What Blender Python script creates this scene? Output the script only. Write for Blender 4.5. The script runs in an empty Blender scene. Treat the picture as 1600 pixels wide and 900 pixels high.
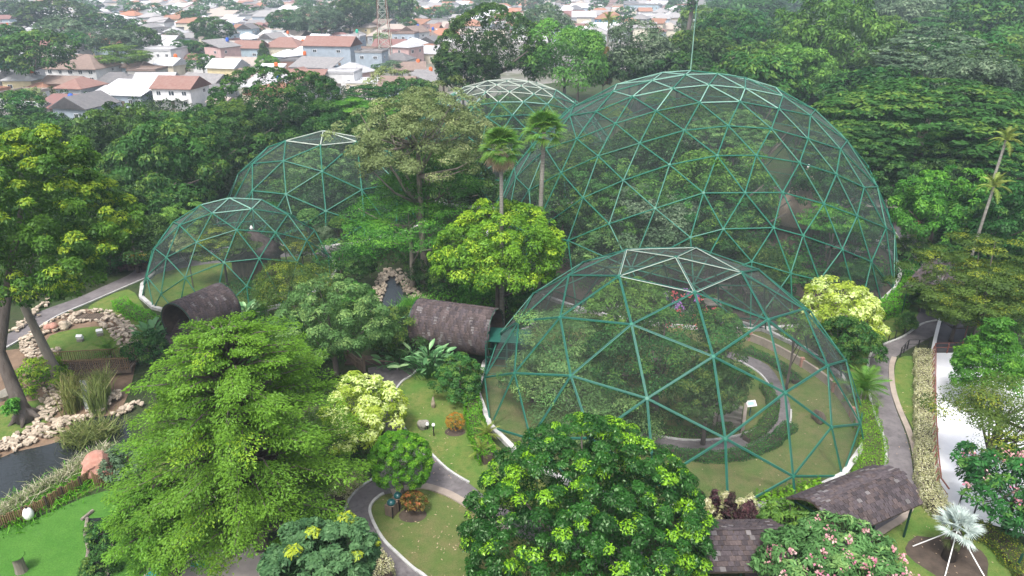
import bpy, bmesh, math, random
import numpy as np
from mathutils import Vector, Matrix, geometry

S = bpy.context.scene
COL = S.collection
rnd = random.Random(7)

# ------------------------------------------------------------------ camera, world, sun, exposure
PITCH = math.radians(23.42); FPX = 1133.0; CAMH = 32.0
cam_d = bpy.data.cameras.new("camera"); cam = bpy.data.objects.new("camera", cam_d); COL.objects.link(cam)
cam.location = (0, 0, CAMH); cam.rotation_euler = (math.pi/2 - PITCH, 0, 0)
cam_d.sensor_width = 36; cam_d.lens = 36 * FPX / 1600; cam_d.clip_end = 6000; cam_d.clip_start = 0.5
S.camera = cam
W = bpy.data.worlds.new("World"); S.world = W; W.use_nodes = True
nt = W.node_tree; bg = nt.nodes["Background"]
sky = nt.nodes.new("ShaderNodeTexSky"); sky.sky_type = 'NISHITA'; sky.sun_disc = False
SUN_EL = math.radians(62); SUN_AZ = math.radians(200)
sky.sun_elevation = SUN_EL; sky.sun_rotation = SUN_AZ
sky.air_density = 1.0; sky.dust_density = 6.0; sky.ozone_density = 1.0
hs = nt.nodes.new("ShaderNodeHueSaturation"); hs.inputs["Saturation"].default_value = 0.6
nt.links.new(sky.outputs[0], hs.inputs["Color"]); nt.links.new(hs.outputs[0], bg.inputs[0])
bg.inputs[1].default_value = 0.15
sd = bpy.data.lights.new("sun", 'SUN'); sd.energy = 1.5; sd.angle = math.radians(10); sd.color = (1.0, 0.985, 0.96)
sun = bpy.data.objects.new("sun", sd); COL.objects.link(sun)
# sky sun_rotation: azimuth clockwise from +Y
sdir = Vector((math.sin(SUN_AZ)*math.cos(SUN_EL), math.cos(SUN_AZ)*math.cos(SUN_EL), math.sin(SUN_EL)))
sun.rotation_euler = sdir.to_track_quat('Z', 'Y').to_euler(); sun.location = (0, 0, 60)
S.view_settings.view_transform = 'Standard'; S.view_settings.look = 'None'
S.view_settings.gamma = 1; S.view_settings.exposure = 1.03
c = S.cycles
c.max_bounces = 6; c.diffuse_bounces = 3; c.glossy_bounces = 2; c.transmission_bounces = 3
c.transparent_max_bounces = 24; c.volume_bounces = 0
c.use_denoising = True
try: c.denoiser = 'OPENIMAGEDENOISE'
except Exception: pass

def ray(px, py):
    a = (px-800)/FPX; b = -(py-450)/FPX; cp, sp = math.cos(PITCH), math.sin(PITCH)
    return a, cp + b*sp, -sp + b*cp
def G(px, py, z=0.0):
    a, b, d = ray(px, py); t = (z-CAMH)/d
    return Vector((a*t, b*t, z))
def depth(p):
    return p[1]*math.cos(PITCH) - (p[2]-CAMH)*math.sin(PITCH)
def GP(pts, z=0.0): return [G(x, y, z) for x, y in pts]

# ------------------------------------------------------------------ helpers
def tag(o, label=None, cat=None, group=None, kind=None):
    if label: o['label'] = label
    if cat: o['category'] = cat
    if group: o['group'] = group
    if kind: o['kind'] = kind
    return o
def empty(name, loc=(0,0,0), rz=0, label=None, cat=None, group=None):
    o = bpy.data.objects.new(name, None); COL.objects.link(o); o.location = loc; o.rotation_euler = (0,0,rz)
    o.empty_display_size = 0.2
    return tag(o, label, cat, group)
def link(name, me, parent=None, loc=None, rot=None, scale=None, mat=None):
    o = bpy.data.objects.new(name, me); COL.objects.link(o)
    if parent is not None: o.parent = parent
    if loc is not None: o.location = loc
    if rot is not None: o.rotation_euler = rot
    if scale is not None: o.scale = scale
    return o
def mesh(name, V, F, mats=None, fm=None, smooth=False, attrs=None):
    me = bpy.data.meshes.new(name); me.from_pydata([tuple(v) for v in V], [], F)
    if mats:
        for m in (mats if isinstance(mats, (list, tuple)) else [mats]): me.materials.append(m)
    if fm is not None: me.polygons.foreach_set('material_index', fm)
    if smooth: me.polygons.foreach_set('use_smooth', [True]*len(F))
    if attrs:
        for k, v in attrs.items():
            a = me.attributes.new(k, 'FLOAT', 'FACE'); a.data.foreach_set('value', v)
    me.update(); return me
def np_mesh(name, V, nper, mats, attrs=None):
    """V (N*nper,3): N separate faces of nper corners"""
    V = np.asarray(V, np.float32); n = len(V)//nper
    me = bpy.data.meshes.new(name); me.vertices.add(len(V)); me.vertices.foreach_set('co', V.ravel())
    me.loops.add(len(V)); me.loops.foreach_set('vertex_index', np.arange(len(V), dtype=np.int32))
    me.polygons.add(n); me.polygons.foreach_set('loop_start', np.arange(0, len(V), nper, dtype=np.int32))
    for m in (mats if isinstance(mats, (list, tuple)) else [mats]): me.materials.append(m)
    if attrs:
        for k, v in attrs.items():
            a = me.attributes.new(k, 'FLOAT', 'FACE'); a.data.foreach_set('value', np.asarray(v, np.float32))
    me.update(calc_edges=True); return me
class MB:
    def __init__(s): s.V = []; s.F = []; s.M = []; s.A = []
    def add(s, V, F, m=0, a=0.0):
        o = len(s.V); s.V += [tuple(v) for v in V]; s.F += [tuple(i+o for i in f) for f in F]; s.M += [m]*len(F); s.A += [a]*len(F); return s
    def box(s, c, d, rz=0, m=0, a=0.0, tilt=None):
        x, y, z = d[0]/2, d[1]/2, d[2]/2; R = Matrix.Rotation(rz, 3, 'Z')
        if tilt is not None: R = R @ tilt
        V = [Vector(c) + R @ Vector((sx*x, sy*y, sz*z)) for sz in (-1,1) for sy in (-1,1) for sx in (-1,1)]
        return s.add(V, [(0,2,3,1),(4,5,7,6),(0,1,5,4),(2,6,7,3),(0,4,6,2),(1,3,7,5)], m, a)
    def tube(s, pts, rads, n=6, m=0, cap=True, a=0.0):
        pts = [Vector(p) for p in pts]
        if not isinstance(rads, (list, tuple)): rads = [rads]*len(pts)
        o = []; V = []
        for i, p in enumerate(pts):
            t = (pts[min(i+1, len(pts)-1)] - pts[max(i-1, 0)]).normalized()
            u = t.orthogonal().normalized() if i == 0 else (o - t*o.dot(t)).normalized()
            o = u; w = t.cross(u)
            for k in range(n):
                an = 2*math.pi*k/n; V.append(p + (u*math.cos(an) + w*math.sin(an))*rads[i])
        F = [(i*n+k, i*n+(k+1)%n, (i+1)*n+(k+1)%n, (i+1)*n+k) for i in range(len(pts)-1) for k in range(n)]
        if cap: F += [tuple(range(n-1, -1, -1)), tuple((len(pts)-1)*n+k for k in range(n))]
        return s.add(V, F, m, a)
    def lathe(s, c, prof, n=10, m=0, a=0.0):
        V = [Vector(c) + Vector((r*math.cos(2*math.pi*k/n), r*math.sin(2*math.pi*k/n), z)) for r, z in prof for k in range(n)]
        F = [(i*n+k, i*n+(k+1)%n, (i+1)*n+(k+1)%n, (i+1)*n+k) for i in range(len(prof)-1) for k in range(n)]
        F += [tuple(range(n-1,-1,-1)), tuple((len(prof)-1)*n+k for k in range(n))]
        return s.add(V, F, m, a)
    def build(s, name, mats, parent=None, smooth=False, attr=None):
        me = mesh(name, s.V, s.F, mats, s.M, smooth, {attr: s.A} if attr else None)
        return link(name, me, parent)
    def me(s, name, mats, smooth=False): return mesh(name, s.V, s.F, mats, s.M, smooth)

# ------------------------------------------------------------------ materials
def base_mat(name):
    m = bpy.data.materials.new(name); m.use_nodes = True; return m, m.node_tree, m.node_tree.nodes["Principled BSDF"]
def mix(nt, fac, a, b):
    n = nt.nodes.new("ShaderNodeMix"); n.data_type = 'RGBA'
    for s_, v in ((0, fac), (6, a), (7, b)):
        if hasattr(v, 'links') or isinstance(v, bpy.types.NodeSocket): nt.links.new(v, n.inputs[s_])
        else: n.inputs[s_].default_value = v if s_ == 0 else (*v, 1)
    return n.outputs[2]
def noise(nt, scale, detail=4, rough=.6, coord='Object', dim=None, vec=None):
    tc = nt.nodes.new("ShaderNodeTexCoord"); n = nt.nodes.new("ShaderNodeTexNoise")
    n.inputs['Scale'].default_value = scale; n.inputs['Detail'].default_value = detail; n.inputs['Roughness'].default_value = rough
    if dim:
        mp = nt.nodes.new("ShaderNodeMapping"); mp.inputs['Scale'].default_value = dim
        nt.links.new(tc.outputs[coord], mp.inputs[0]); nt.links.new(mp.outputs[0], n.inputs['Vector'])
    else: nt.links.new(tc.outputs[coord], n.inputs['Vector'])
    return n.outputs[0]
def ramp(nt, f, a, b):
    r = nt.nodes.new("ShaderNodeMapRange"); r.inputs[1].default_value = a; r.inputs[2].default_value = b
    nt.links.new(f, r.inputs[0]); return r.outputs[0]
def mat(name, col, rough=.8, col2=None, scale=2.0, bump=0.0, bscale=None, spec=.3, metal=0, lo=.35, hi=.65, dim=None, col3=None, scale3=None, objrand=0.0):
    m, nt, p = base_mat(name)
    out = None
    if col2 is not None:
        out = mix(nt, ramp(nt, noise(nt, scale, 6, .65, dim=dim), lo, hi), col, col2)
        if col3 is not None: out = mix(nt, ramp(nt, noise(nt, scale3, 5, .7), .48, .7), out, col3)
        if name.startswith(('lawn','forest','art','asphalt')):
            q = mix(nt, ramp(nt, noise(nt, 11 if name != 'asphalt_path' else .35, 3, .8), .3, .7), (.72,.72,.72), (1.25,1.25,1.25)); mm = nt.nodes.new("ShaderNodeMix"); mm.data_type = 'RGBA'; mm.blend_type = 'MULTIPLY'; mm.inputs[0].default_value = 1
            nt.links.new(out, mm.inputs[6]); nt.links.new(q, mm.inputs[7]); out = mm.outputs[2]
    if objrand:
        oi = nt.nodes.new("ShaderNodeObjectInfo"); hsv = nt.nodes.new("ShaderNodeHueSaturation")
        r = nt.nodes.new("ShaderNodeMapRange"); r.inputs[3].default_value = 1-objrand; r.inputs[4].default_value = 1+objrand
        nt.links.new(oi.outputs['Random'], r.inputs[0]); nt.links.new(r.outputs[0], hsv.inputs['Value'])
        if out is not None: nt.links.new(out, hsv.inputs['Color'])
        else: hsv.inputs['Color'].default_value = (*col, 1)
        out = hsv.outputs[0]
    if out is not None: nt.links.new(out, p.inputs['Base Color'])
    else: p.inputs['Base Color'].default_value = (*col, 1)
    p.inputs['Roughness'].default_value = rough; p.inputs['Specular IOR Level'].default_value = spec; p.inputs['Metallic'].default_value = metal
    if bump:
        b = nt.nodes.new("ShaderNodeBump"); b.inputs['Strength'].default_value = 1; b.inputs['Distance'].default_value = bump
        nt.links.new(noise(nt, bscale or scale*4, 5, .7, dim=dim), b.inputs['Height']); nt.links.new(b.outputs[0], p.inputs['Normal'])
    return m
def foliage(name, dark, light, flush=None, trans=.2, gloss=.025, hue=.03, val=.25, rough=.45):
    m = bpy.data.materials.new(name); m.use_nodes = True; nt = m.node_tree; nt.nodes.clear()
    out = nt.nodes.new("ShaderNodeOutputMaterial")
    if name.endswith('_leaves') and not name.startswith(('dead','silver','var')):
        lift = (lambda c_: (c_[0]*.84, c_[1]*1.10, c_[2]*1.0)) if name.split('_')[0] in ('mid','dark','light','grey','bright','palm') else (lambda c_: (c_[0]*.90, c_[1]*1.10, c_[2]*.85))
        dark, light = lift(dark), lift(light); flush = lift(flush) if flush else flush
    at = nt.nodes.new("ShaderNodeAttribute"); at.attribute_name = 'tint'
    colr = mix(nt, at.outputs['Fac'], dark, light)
    if flush is not None:
        fl = nt.nodes.new("ShaderNodeAttribute"); fl.attribute_name = 'flush'
        colr = mix(nt, fl.outputs['Fac'], colr, flush)
    oi = nt.nodes.new("ShaderNodeObjectInfo"); hsv = nt.nodes.new("ShaderNodeHueSaturation")
    r = nt.nodes.new("ShaderNodeMapRange"); r.inputs[3].default_value = .5-hue; r.inputs[4].default_value = .5+hue*.6
    nt.links.new(oi.outputs['Random'], r.inputs[0]); nt.links.new(r.outputs[0], hsv.inputs['Hue'])
    mu = nt.nodes.new("ShaderNodeMath"); mu.operation = 'MULTIPLY'; mu.inputs[1].default_value = 7.31
    fr = nt.nodes.new("ShaderNodeMath"); fr.operation = 'FRACT'
    nt.links.new(oi.outputs['Random'], mu.inputs[0]); nt.links.new(mu.outputs[0], fr.inputs[0])
    r2 = nt.nodes.new("ShaderNodeMapRange"); r2.inputs[3].default_value = 1-val; r2.inputs[4].default_value = 1+val*.6
    nt.links.new(fr.outputs[0], r2.inputs[0]); nt.links.new(r2.outputs[0], hsv.inputs['Value'])
    nt.links.new(colr, hsv.inputs['Color']); C = hsv.outputs[0]
    d = nt.nodes.new("ShaderNodeBsdfDiffuse"); t = nt.nodes.new("ShaderNodeBsdfTranslucent"); g = nt.nodes.new("ShaderNodeBsdfGlossy")
    g.inputs['Roughness'].default_value = rough; g.inputs['Color'].default_value = (.55,.75,.45,1)
    nt.links.new(C, d.inputs[0])
    br = nt.nodes.new("ShaderNodeHueSaturation"); br.inputs['Value'].default_value = 1.5; br.inputs['Saturation'].default_value = 1.1
    nt.links.new(C, br.inputs['Color']); nt.links.new(br.outputs[0], t.inputs[0])
    a = nt.nodes.new("ShaderNodeMixShader"); a.inputs[0].default_value = trans; nt.links.new(d.outputs[0], a.inputs[1]); nt.links.new(t.outputs[0], a.inputs[2])
    b = nt.nodes.new("ShaderNodeMixShader"); b.inputs[0].default_value = gloss; nt.links.new(a.outputs[0], b.inputs[1]); nt.links.new(g.outputs[0], b.inputs[2])
    nt.links.new(b.outputs[0], out.inputs[0]); return m

M = {}
M['ground'] = mat('forest_floor', (.028,.058,.014), .95, (.045,.05,.022), .25, .15, 3, col3=(.018,.036,.010), scale3=1.3)
M['lawn'] = mat('lawn', (.075,.155,.03), .95, (.15,.165,.05), .35, .05, 9, col3=(.055,.125,.022), scale3=1.7, spec=.1)
M['lawn_dry'] = mat('lawn_dry', (.085,.135,.035), .95, (.145,.14,.06), .5, .05, 9, col3=(.07,.12,.03), scale3=1.5, spec=.1)
M['turf'] = mat('artificial_turf', (.05,.145,.022), .95, (.07,.175,.03), .5, .03, 20, spec=.1)
M['asphalt'] = mat('asphalt_path', (.115,.105,.11), .9, (.16,.148,.15), .6, .01, 30, col3=(.10,.09,.092), scale3=3)
M['path_dark'] = mat('old_asphalt', (.07,.065,.075), .9, (.10,.095,.10), .6, .01, 30)
M['kerb'] = mat('painted_kerb', (.46,.46,.45), .8, (.26,.26,.25), 1.5, .01, 10, lo=.45, hi=.7)
M['concrete'] = mat('concrete', (.34,.29,.24), .9, (.25,.21,.18), 1.0, .01, 8)
M['wallconc'] = mat('mossy_concrete', (.27,.25,.22), .9, (.15,.15,.12), .8, .01, 8)
M['white_floor'] = mat('white_paving', (.80,.81,.84), .7, (.70,.71,.76), .5, .004, 8)
M['dirt'] = mat('bare_soil', (.13,.09,.06), .95, (.22,.15,.1), .7, .05, 4)
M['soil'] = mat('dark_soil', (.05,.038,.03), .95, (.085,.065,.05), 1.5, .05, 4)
M['town_ground'] = mat('town_ground', (.20,.19,.18), .95, (.10,.11,.07), .03, .05, 1, lo=.42, hi=.6, col3=(.28,.26,.25), scale3=.1)
M['green_steel'] = mat('green_painted_steel', (.012,.125,.078), .5, (.02,.155,.10), .8, .0, spec=.5)
M['green_dark'] = mat('dark_green_steel', (.015,.085,.065), .5)
M['pale_steel'] = mat('bleached_steel', (.42,.45,.39), .6, (.30,.38,.33), .8)
M['mid_steel'] = mat('faded_green_steel', (.15,.33,.26), .5, (.24,.40,.33), .8)
M['shingle'] = mat('dark_wood_shingle', (.038,.031,.034), .85, (.085,.07,.075), 3.0, .01, 14, dim=(1,1,.3), objrand=.35, spec=.25)
M['shingle_brown'] = mat('brown_wood_shingle', (.05,.038,.038), .85, (.105,.083,.08), 3.0, .01, 14, dim=(1,1,.3), objrand=.3, spec=.2)
M['lichen'] = mat('grey_weathered_shingle', (.16,.15,.15), .85, (.08,.07,.07), 2.0, objrand=.2)
M['black_steel'] = mat('black_steel', (.015,.015,.017), .5)
M['green_post'] = mat('green_post', (.01,.045,.03), .5)
M['bark'] = mat('bark', (.075,.06,.05), .95, (.15,.13,.115), 1.6, .12, 5, dim=(1,1,.2))
M['bark_pale'] = mat('pale_bark', (.26,.23,.19), .95, (.15,.13,.11), 2.0, .04, 6, dim=(1,1,.2))
M['palm_trunk'] = mat('palm_trunk', (.26,.25,.22), .9, (.15,.14,.12), 3.0, .02, 10, dim=(.4,.4,3))
M['stone'] = mat('beige_stone', (.46,.39,.30), .9, (.27,.22,.17), 1.5, .03, 6, objrand=.3)
M['rock_red'] = mat('red_rock', (.34,.16,.12), .9, (.46,.28,.22), 1.2, .05, 5)
M['bamboo'] = mat('bamboo', (.20,.13,.065), .8, (.09,.06,.035), 6.0, dim=(3,3,.3), objrand=.35)
M['wood'] = mat('weathered_wood', (.16,.12,.09), .9, (.09,.07,.055), 3, dim=(1,1,.3), objrand=.2)
M['rust'] = mat('rust_red_paint', (.24,.085,.06), .6, (.18,.06,.045), 2)
M['white_paint'] = mat('white_paint', (.78,.78,.78), .5)
M['glass'] = mat('dark_glass', (.03,.04,.05), .15, spec=.6)
M['thatch'] = mat('palm_thatch', (.32,.25,.20), .95, (.22,.17,.13), 4, .04, 16, dim=(4,4,.6))
M['rubber'] = mat('dark_teal_plastic', (.01,.07,.075), .3, spec=.5)
M['yellow_plastic'] = mat('yellow_plastic', (.55,.38,.06), .5)
M['blue_paint'] = mat('pool_blue_paint', (.03,.36,.50), .6, (.05,.42,.55), 2)
M['pavers'] = mat('pale_pink_paving', (.48,.42,.40), .8, (.40,.35,.33), 2)
# water
m, nt_, p = base_mat('pond_water'); p.inputs['Base Color'].default_value = (.018,.022,.022,1); p.inputs['Roughness'].default_value = .08; p.inputs['Specular IOR Level'].default_value = .6
b = nt_.nodes.new("ShaderNodeBump"); b.inputs['Distance'].default_value = .06; b.inputs['Strength'].default_value = .6
nt_.links.new(noise(nt_, 2.6, 3, .6, dim=(1,1.8,1)), b.inputs['Height']); nt_.links.new(b.outputs[0], p.inputs['Normal']); M['water'] = m
m, nt_, p = base_mat('falling_water'); p.inputs['Roughness'].default_value = .2
nt_.links.new(mix(nt_, ramp(nt_, noise(nt_, 5, 4, .7, dim=(1.5,1.5,.3)), .35, .65), (.10,.11,.12), (.55,.57,.6)), p.inputs['Base Color']); M['waterfall'] = m

def net_mat(name, cov, col):
    m = bpy.data.materials.new(name); m.use_nodes = True; nt = m.node_tree; nt.nodes.clear()
    out = nt.nodes.new("ShaderNodeOutputMaterial"); tr = nt.nodes.new("ShaderNodeBsdfTransparent"); df = nt.nodes.new("ShaderNodeBsdfDiffuse")
    df.inputs[0].default_value = (*col, 1)
    ge = nt.nodes.new("ShaderNodeNewGeometry"); dt = nt.nodes.new("ShaderNodeVectorMath"); dt.operation = 'DOT_PRODUCT'
    nt.links.new(ge.outputs['Incoming'], dt.inputs[0]); nt.links.new(ge.outputs['Normal'], dt.inputs[1])
    ab = nt.nodes.new("ShaderNodeMath"); ab.operation = 'ABSOLUTE'; nt.links.new(dt.outputs['Value'], ab.inputs[0])
    mx = nt.nodes.new("ShaderNodeMath"); mx.operation = 'MAXIMUM'; mx.inputs[1].default_value = .15; nt.links.new(ab.outputs[0], mx.inputs[0])
    dv = nt.nodes.new("ShaderNodeMath"); dv.operation = 'DIVIDE'; dv.inputs[0].default_value = 1; nt.links.new(mx.outputs[0], dv.inputs[1])
    pw = nt.nodes.new("ShaderNodeMath"); pw.operation = 'POWER'; nz_ = nt.nodes.new('ShaderNodeMapRange'); nt.links.new(noise(nt, .16, 6, .75), nz_.inputs[0]); nz_.inputs[1].default_value = .3; nz_.inputs[2].default_value = .7; nz_.inputs[3].default_value = 1-cov*.65; nz_.inputs[4].default_value = 1-cov*1.45; nt.links.new(nz_.outputs[0], pw.inputs[0]); nt.links.new(dv.outputs[0], pw.inputs[1])
    ms = nt.nodes.new("ShaderNodeMixShader"); nt.links.new(pw.outputs[0], ms.inputs[0]); nt.links.new(df.outputs[0], ms.inputs[1]); nt.links.new(tr.outputs[0], ms.inputs[2])
    nt.links.new(ms.outputs[0], out.inputs[0]); return m
M['net'] = net_mat('wire_netting', .105, (.09,.115,.105))
M['net2'] = net_mat('wire_netting_fine', .085, (.10,.105,.10))

# foliage species
FO = {
 'dark': foliage('dark_leaves', (.014,.038,.011), (.042,.098,.024), (.09,.15,.03)),
 'mid': foliage('mid_leaves', (.016,.052,.014), (.058,.15,.034), (.13,.19,.035)),
 'light': foliage('light_leaves', (.05,.105,.022), (.12,.21,.038), (.18,.26,.045)),
 'lime': foliage('lime_leaves', (.06,.13,.014), (.18,.29,.03), (.33,.39,.035), hue=.01, val=.1),
 'mango': foliage('mango_leaves', (.028,.072,.016), (.10,.19,.028), (.29,.34,.035), hue=.01, val=.1),
 'feather': foliage('feathery_leaves', (.055,.13,.018), (.14,.26,.032), (.26,.37,.035), hue=.01, val=.08),
 'topiary': foliage('topiary_leaves', (.04,.12,.010), (.13,.28,.022), (.22,.36,.03), hue=.0, val=.03),
 'sage': foliage('sage_leaves', (.04,.085,.03), (.12,.215,.085), (.22,.30,.12), hue=.01, val=.08),
 'ficus': foliage('glossy_ficus_leaves', (.010,.040,.009), (.036,.11,.02), (.26,.42,.020), gloss=.045, rough=.35, hue=.01, val=.05),
 'olive': foliage('olive_leaves', (.12,.13,.06), (.27,.27,.15), (.36,.32,.19), hue=.02, val=.15),
 'oliveyellow': foliage('olive_yellow_leaves', (.04,.065,.018), (.10,.135,.03), (.27,.26,.035), hue=.01, val=.1),
 'golden': foliage('golden_leaves', (.24,.29,.04), (.50,.49,.10), (.78,.71,.44), hue=.0, val=.03, trans=.35),
 'bright': foliage('bright_leaves', (.035,.12,.018), (.10,.24,.03), (.16,.30,.035), hue=.01, val=.1),
 'blue': foliage('bluish_leaves', (.04,.085,.045), (.10,.17,.085), (.42,.42,.03), hue=.0, val=.05),
 'grey': foliage('grey_green_leaves', (.06,.085,.05), (.13,.16,.095), (.24,.25,.17), hue=.02, val=.15),
 'hedge': foliage('hedge_leaves', (.05,.15,.012), (.14,.32,.025), (.25,.40,.04), hue=.02, val=.15),
 'varieg': foliage('variegated_leaves', (.22,.24,.10), (.52,.50,.28), (.62,.6,.42), hue=.01, val=.08),
 'orange': foliage('orange_leaves', (.22,.10,.02), (.42,.20,.03), (.5,.12,.03), hue=.01),
 'redleaf': foliage('red_leaves', (.07,.085,.02), (.26,.12,.04), (.40,.10,.05), hue=.01),
 'purple': foliage('purple_leaves', (.03,.012,.02), (.10,.035,.06), (.15,.05,.08), hue=.01),
 'pinkfl': foliage('pink_blossom', (.42,.16,.20), (.72,.48,.46), (.6,.2,.32), hue=.01),
 'violet': foliage('violet_blossom', (.22,.09,.30), (.36,.18,.45), None, hue=.01),
 'redfl': foliage('red_blossom', (.42,.07,.08), (.55,.15,.14), None, hue=.01),
 'palm': foliage('palm_leaves', (.06,.13,.025), (.17,.27,.05), (.3,.28,.08), hue=.02),
 'palmyellow': foliage('yellowish_palm_leaves', (.12,.15,.035), (.28,.29,.08), None, hue=.02),
 'deadpalm': foliage('dead_palm_leaves', (.34,.25,.17), (.56,.43,.31), None, hue=.01),
 'silver': foliage('silver_palm_leaves', (.30,.37,.35), (.50,.57,.54), None, hue=.0, val=.02, trans=.15),
 'bigleaf': foliage('big_glossy_leaves', (.05,.13,.06), (.16,.30,.15), (.3,.36,.22), gloss=.1, hue=.01),
 'reed': foliage('reed_blades', (.10,.15,.04), (.22,.26,.08), (.40,.36,.18), hue=.02),
 'seedgrass': foliage('seed_grass', (.09,.17,.04), (.28,.30,.15), (.60,.54,.42), hue=.01),
}

# ------------------------------------------------------------------ foliage generators
KIND = {  # clumps, clump radius, squash, shell, zmin, droop, core
 'broad': (70, .27, .75, .70, -.45, .35, .10), 'layered': (60, .34, .26, .45, -.30, .15, .05),
 'umbrella': (90, .25, .22, .60, .02, .1, .04), 'round': (160, .16, .9, .88, -.65, .3, .12),
 'sparse': (60, .26, .6, .45, -.45, .3, .05), 'tufted': (130, .17, .8, .72, -.45, .8, .12), 'fine': (320, .085, .9, .84, -.55, .4, .14),
 'rain': (330, .115, .42, .88, -.05, .15, .10),
 'cone': (80, .24, .6, .6, -.8, .4, .1),
}
def crown_np(seed, kind, n, leaf, R, Rz, flush=.1, wl=.42, nc=None, lump=.16):
    NC, RC, SQ, SH, ZM, DR, CO = KIND[kind]
    if nc: RC *= math.sqrt(NC/nc); NC = nc
    g = np.random.default_rng(seed)
    k = np.arange(NC*3)+.5; z = 1-2*k/(NC*3); a = math.pi*(1+5**.5)*k
    D = np.stack([np.sqrt(1-z*z)*np.cos(a), np.sqrt(1-z*z)*np.sin(a), z], 1)
    D = D + g.normal(0, .12, D.shape); D /= np.linalg.norm(D, axis=1)[:, None]
    D = D[D[:,2] > ZM]; D = D[g.permutation(len(D))[:NC]]
    ph = g.uniform(0, 6.28, (6, 3)); fr = g.normal(0, 2.2, (6, 3))
    lp = 1 + lump*sum(np.sin(D@fr[i] + ph[i,0]) for i in range(6))/2.2
    rad = (SH + (1-SH)*g.random(len(D))**.6)*lp
    if kind == 'cone':
        hh = np.clip(D[:,2]*.5+.5, 0, 1); rad *= 1; D = np.stack([D[:,0]*(1.15-hh), D[:,1]*(1.15-hh), D[:,2]], 1)
    C = D*rad[:,None]*np.array([R, R, Rz])
    rc = RC*R*g.uniform(.65, 1.3, len(D)); ct = g.normal(0, .22, len(D)); cf = g.random(len(D)) < flush*3
    ncore = int(n*CO); m = n-ncore
    w = rc**2; w /= w.sum(); ci = g.choice(len(D), m, p=w)
    u = g.normal(0, 1, (m, 3)); u /= np.linalg.norm(u, axis=1)[:,None]
    u = u*1.0 + D[ci]*.55 + np.array([0,0,.45]); u /= np.linalg.norm(u, axis=1)[:,None]
    rr = (1-.45*g.random(m)**1.6)
    P = C[ci] + u*(rc[ci]*rr)[:,None]*np.array([1,1,SQ if kind!='broad' else SQ])
    N = u*.7 + g.normal(0,.35,(m,3)) + np.array([0,0,.55]); N /= np.linalg.norm(N,axis=1)[:,None]
    T = g.normal(0,1,(m,3)) + u*1.2 - np.array([0,0,DR*1.5])
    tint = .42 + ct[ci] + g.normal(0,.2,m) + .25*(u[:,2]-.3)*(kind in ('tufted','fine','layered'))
    fl = (cf[ci] & (g.random(m) < .75) & (u[:,2] > .1)).astype(float)*g.uniform(.4,1,m)
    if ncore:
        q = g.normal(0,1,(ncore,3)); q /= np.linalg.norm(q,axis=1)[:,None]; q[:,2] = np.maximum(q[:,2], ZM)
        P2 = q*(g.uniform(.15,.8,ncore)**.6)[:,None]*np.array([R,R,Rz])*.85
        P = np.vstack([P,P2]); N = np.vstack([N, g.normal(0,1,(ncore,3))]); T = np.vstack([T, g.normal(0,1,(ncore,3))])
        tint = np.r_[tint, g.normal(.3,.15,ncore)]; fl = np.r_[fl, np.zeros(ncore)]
    N /= np.linalg.norm(N,axis=1)[:,None]
    T -= N*(T*N).sum(1)[:,None]; T /= np.linalg.norm(T,axis=1)[:,None]+1e-9
    B = np.cross(N, T); L = leaf*g.uniform(.6,1.35,len(P))[:,None]
    V = np.stack([P-T*L*.5, P+B*L*wl*.5+N*L*.06, P+T*L*.5, P-B*L*wl*.5+N*L*.06], 1).reshape(-1,3)
    return V, np.clip(tint,0,1), fl, C
def crown_me(name, seed, kind, n, leaf, R, Rz, mt, **kw):
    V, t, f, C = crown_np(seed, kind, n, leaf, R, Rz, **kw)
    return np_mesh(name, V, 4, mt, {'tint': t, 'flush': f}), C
def trunk_me(h, r, C=None, seed=0, limbs=5, mt='bark', zc=None, lean=(0,0)):
    """trunk from z=0 to crown, limbs to clump centres C (crown-local, crown centre at height zc)"""
    g = random.Random(seed); b = MB()
    top = Vector((lean[0], lean[1], h)); n = 5
    pts = []; rad = []
    for i in range(n+1):
        t = i/n; pts.append(Vector((lean[0]*t*t + g.uniform(-.12,.12)*r*2*t, lean[1]*t*t + g.uniform(-.12,.12)*r*2*t, h*t)))
        rad.append(r*(1.35 if i == 0 else 1.05 - .5*t))
    b.tube(pts, rad, 8)
    if C is not None:
        cs = list(range(len(C))); g.shuffle(cs)
        for j in cs[:limbs]:
            e = Vector(C[j]) + Vector((lean[0], lean[1], zc)); s = pts[g.randint(2, n)]
            if e.z < s.z*.6: continue
            md = s.lerp(e, .5) + Vector((0,0,-.08*(e-s).length))
            b.tube([s, md, e], [r*.45, r*.28, r*.1], 5)
    return b.me('trunk', M[mt], smooth=True)

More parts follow.
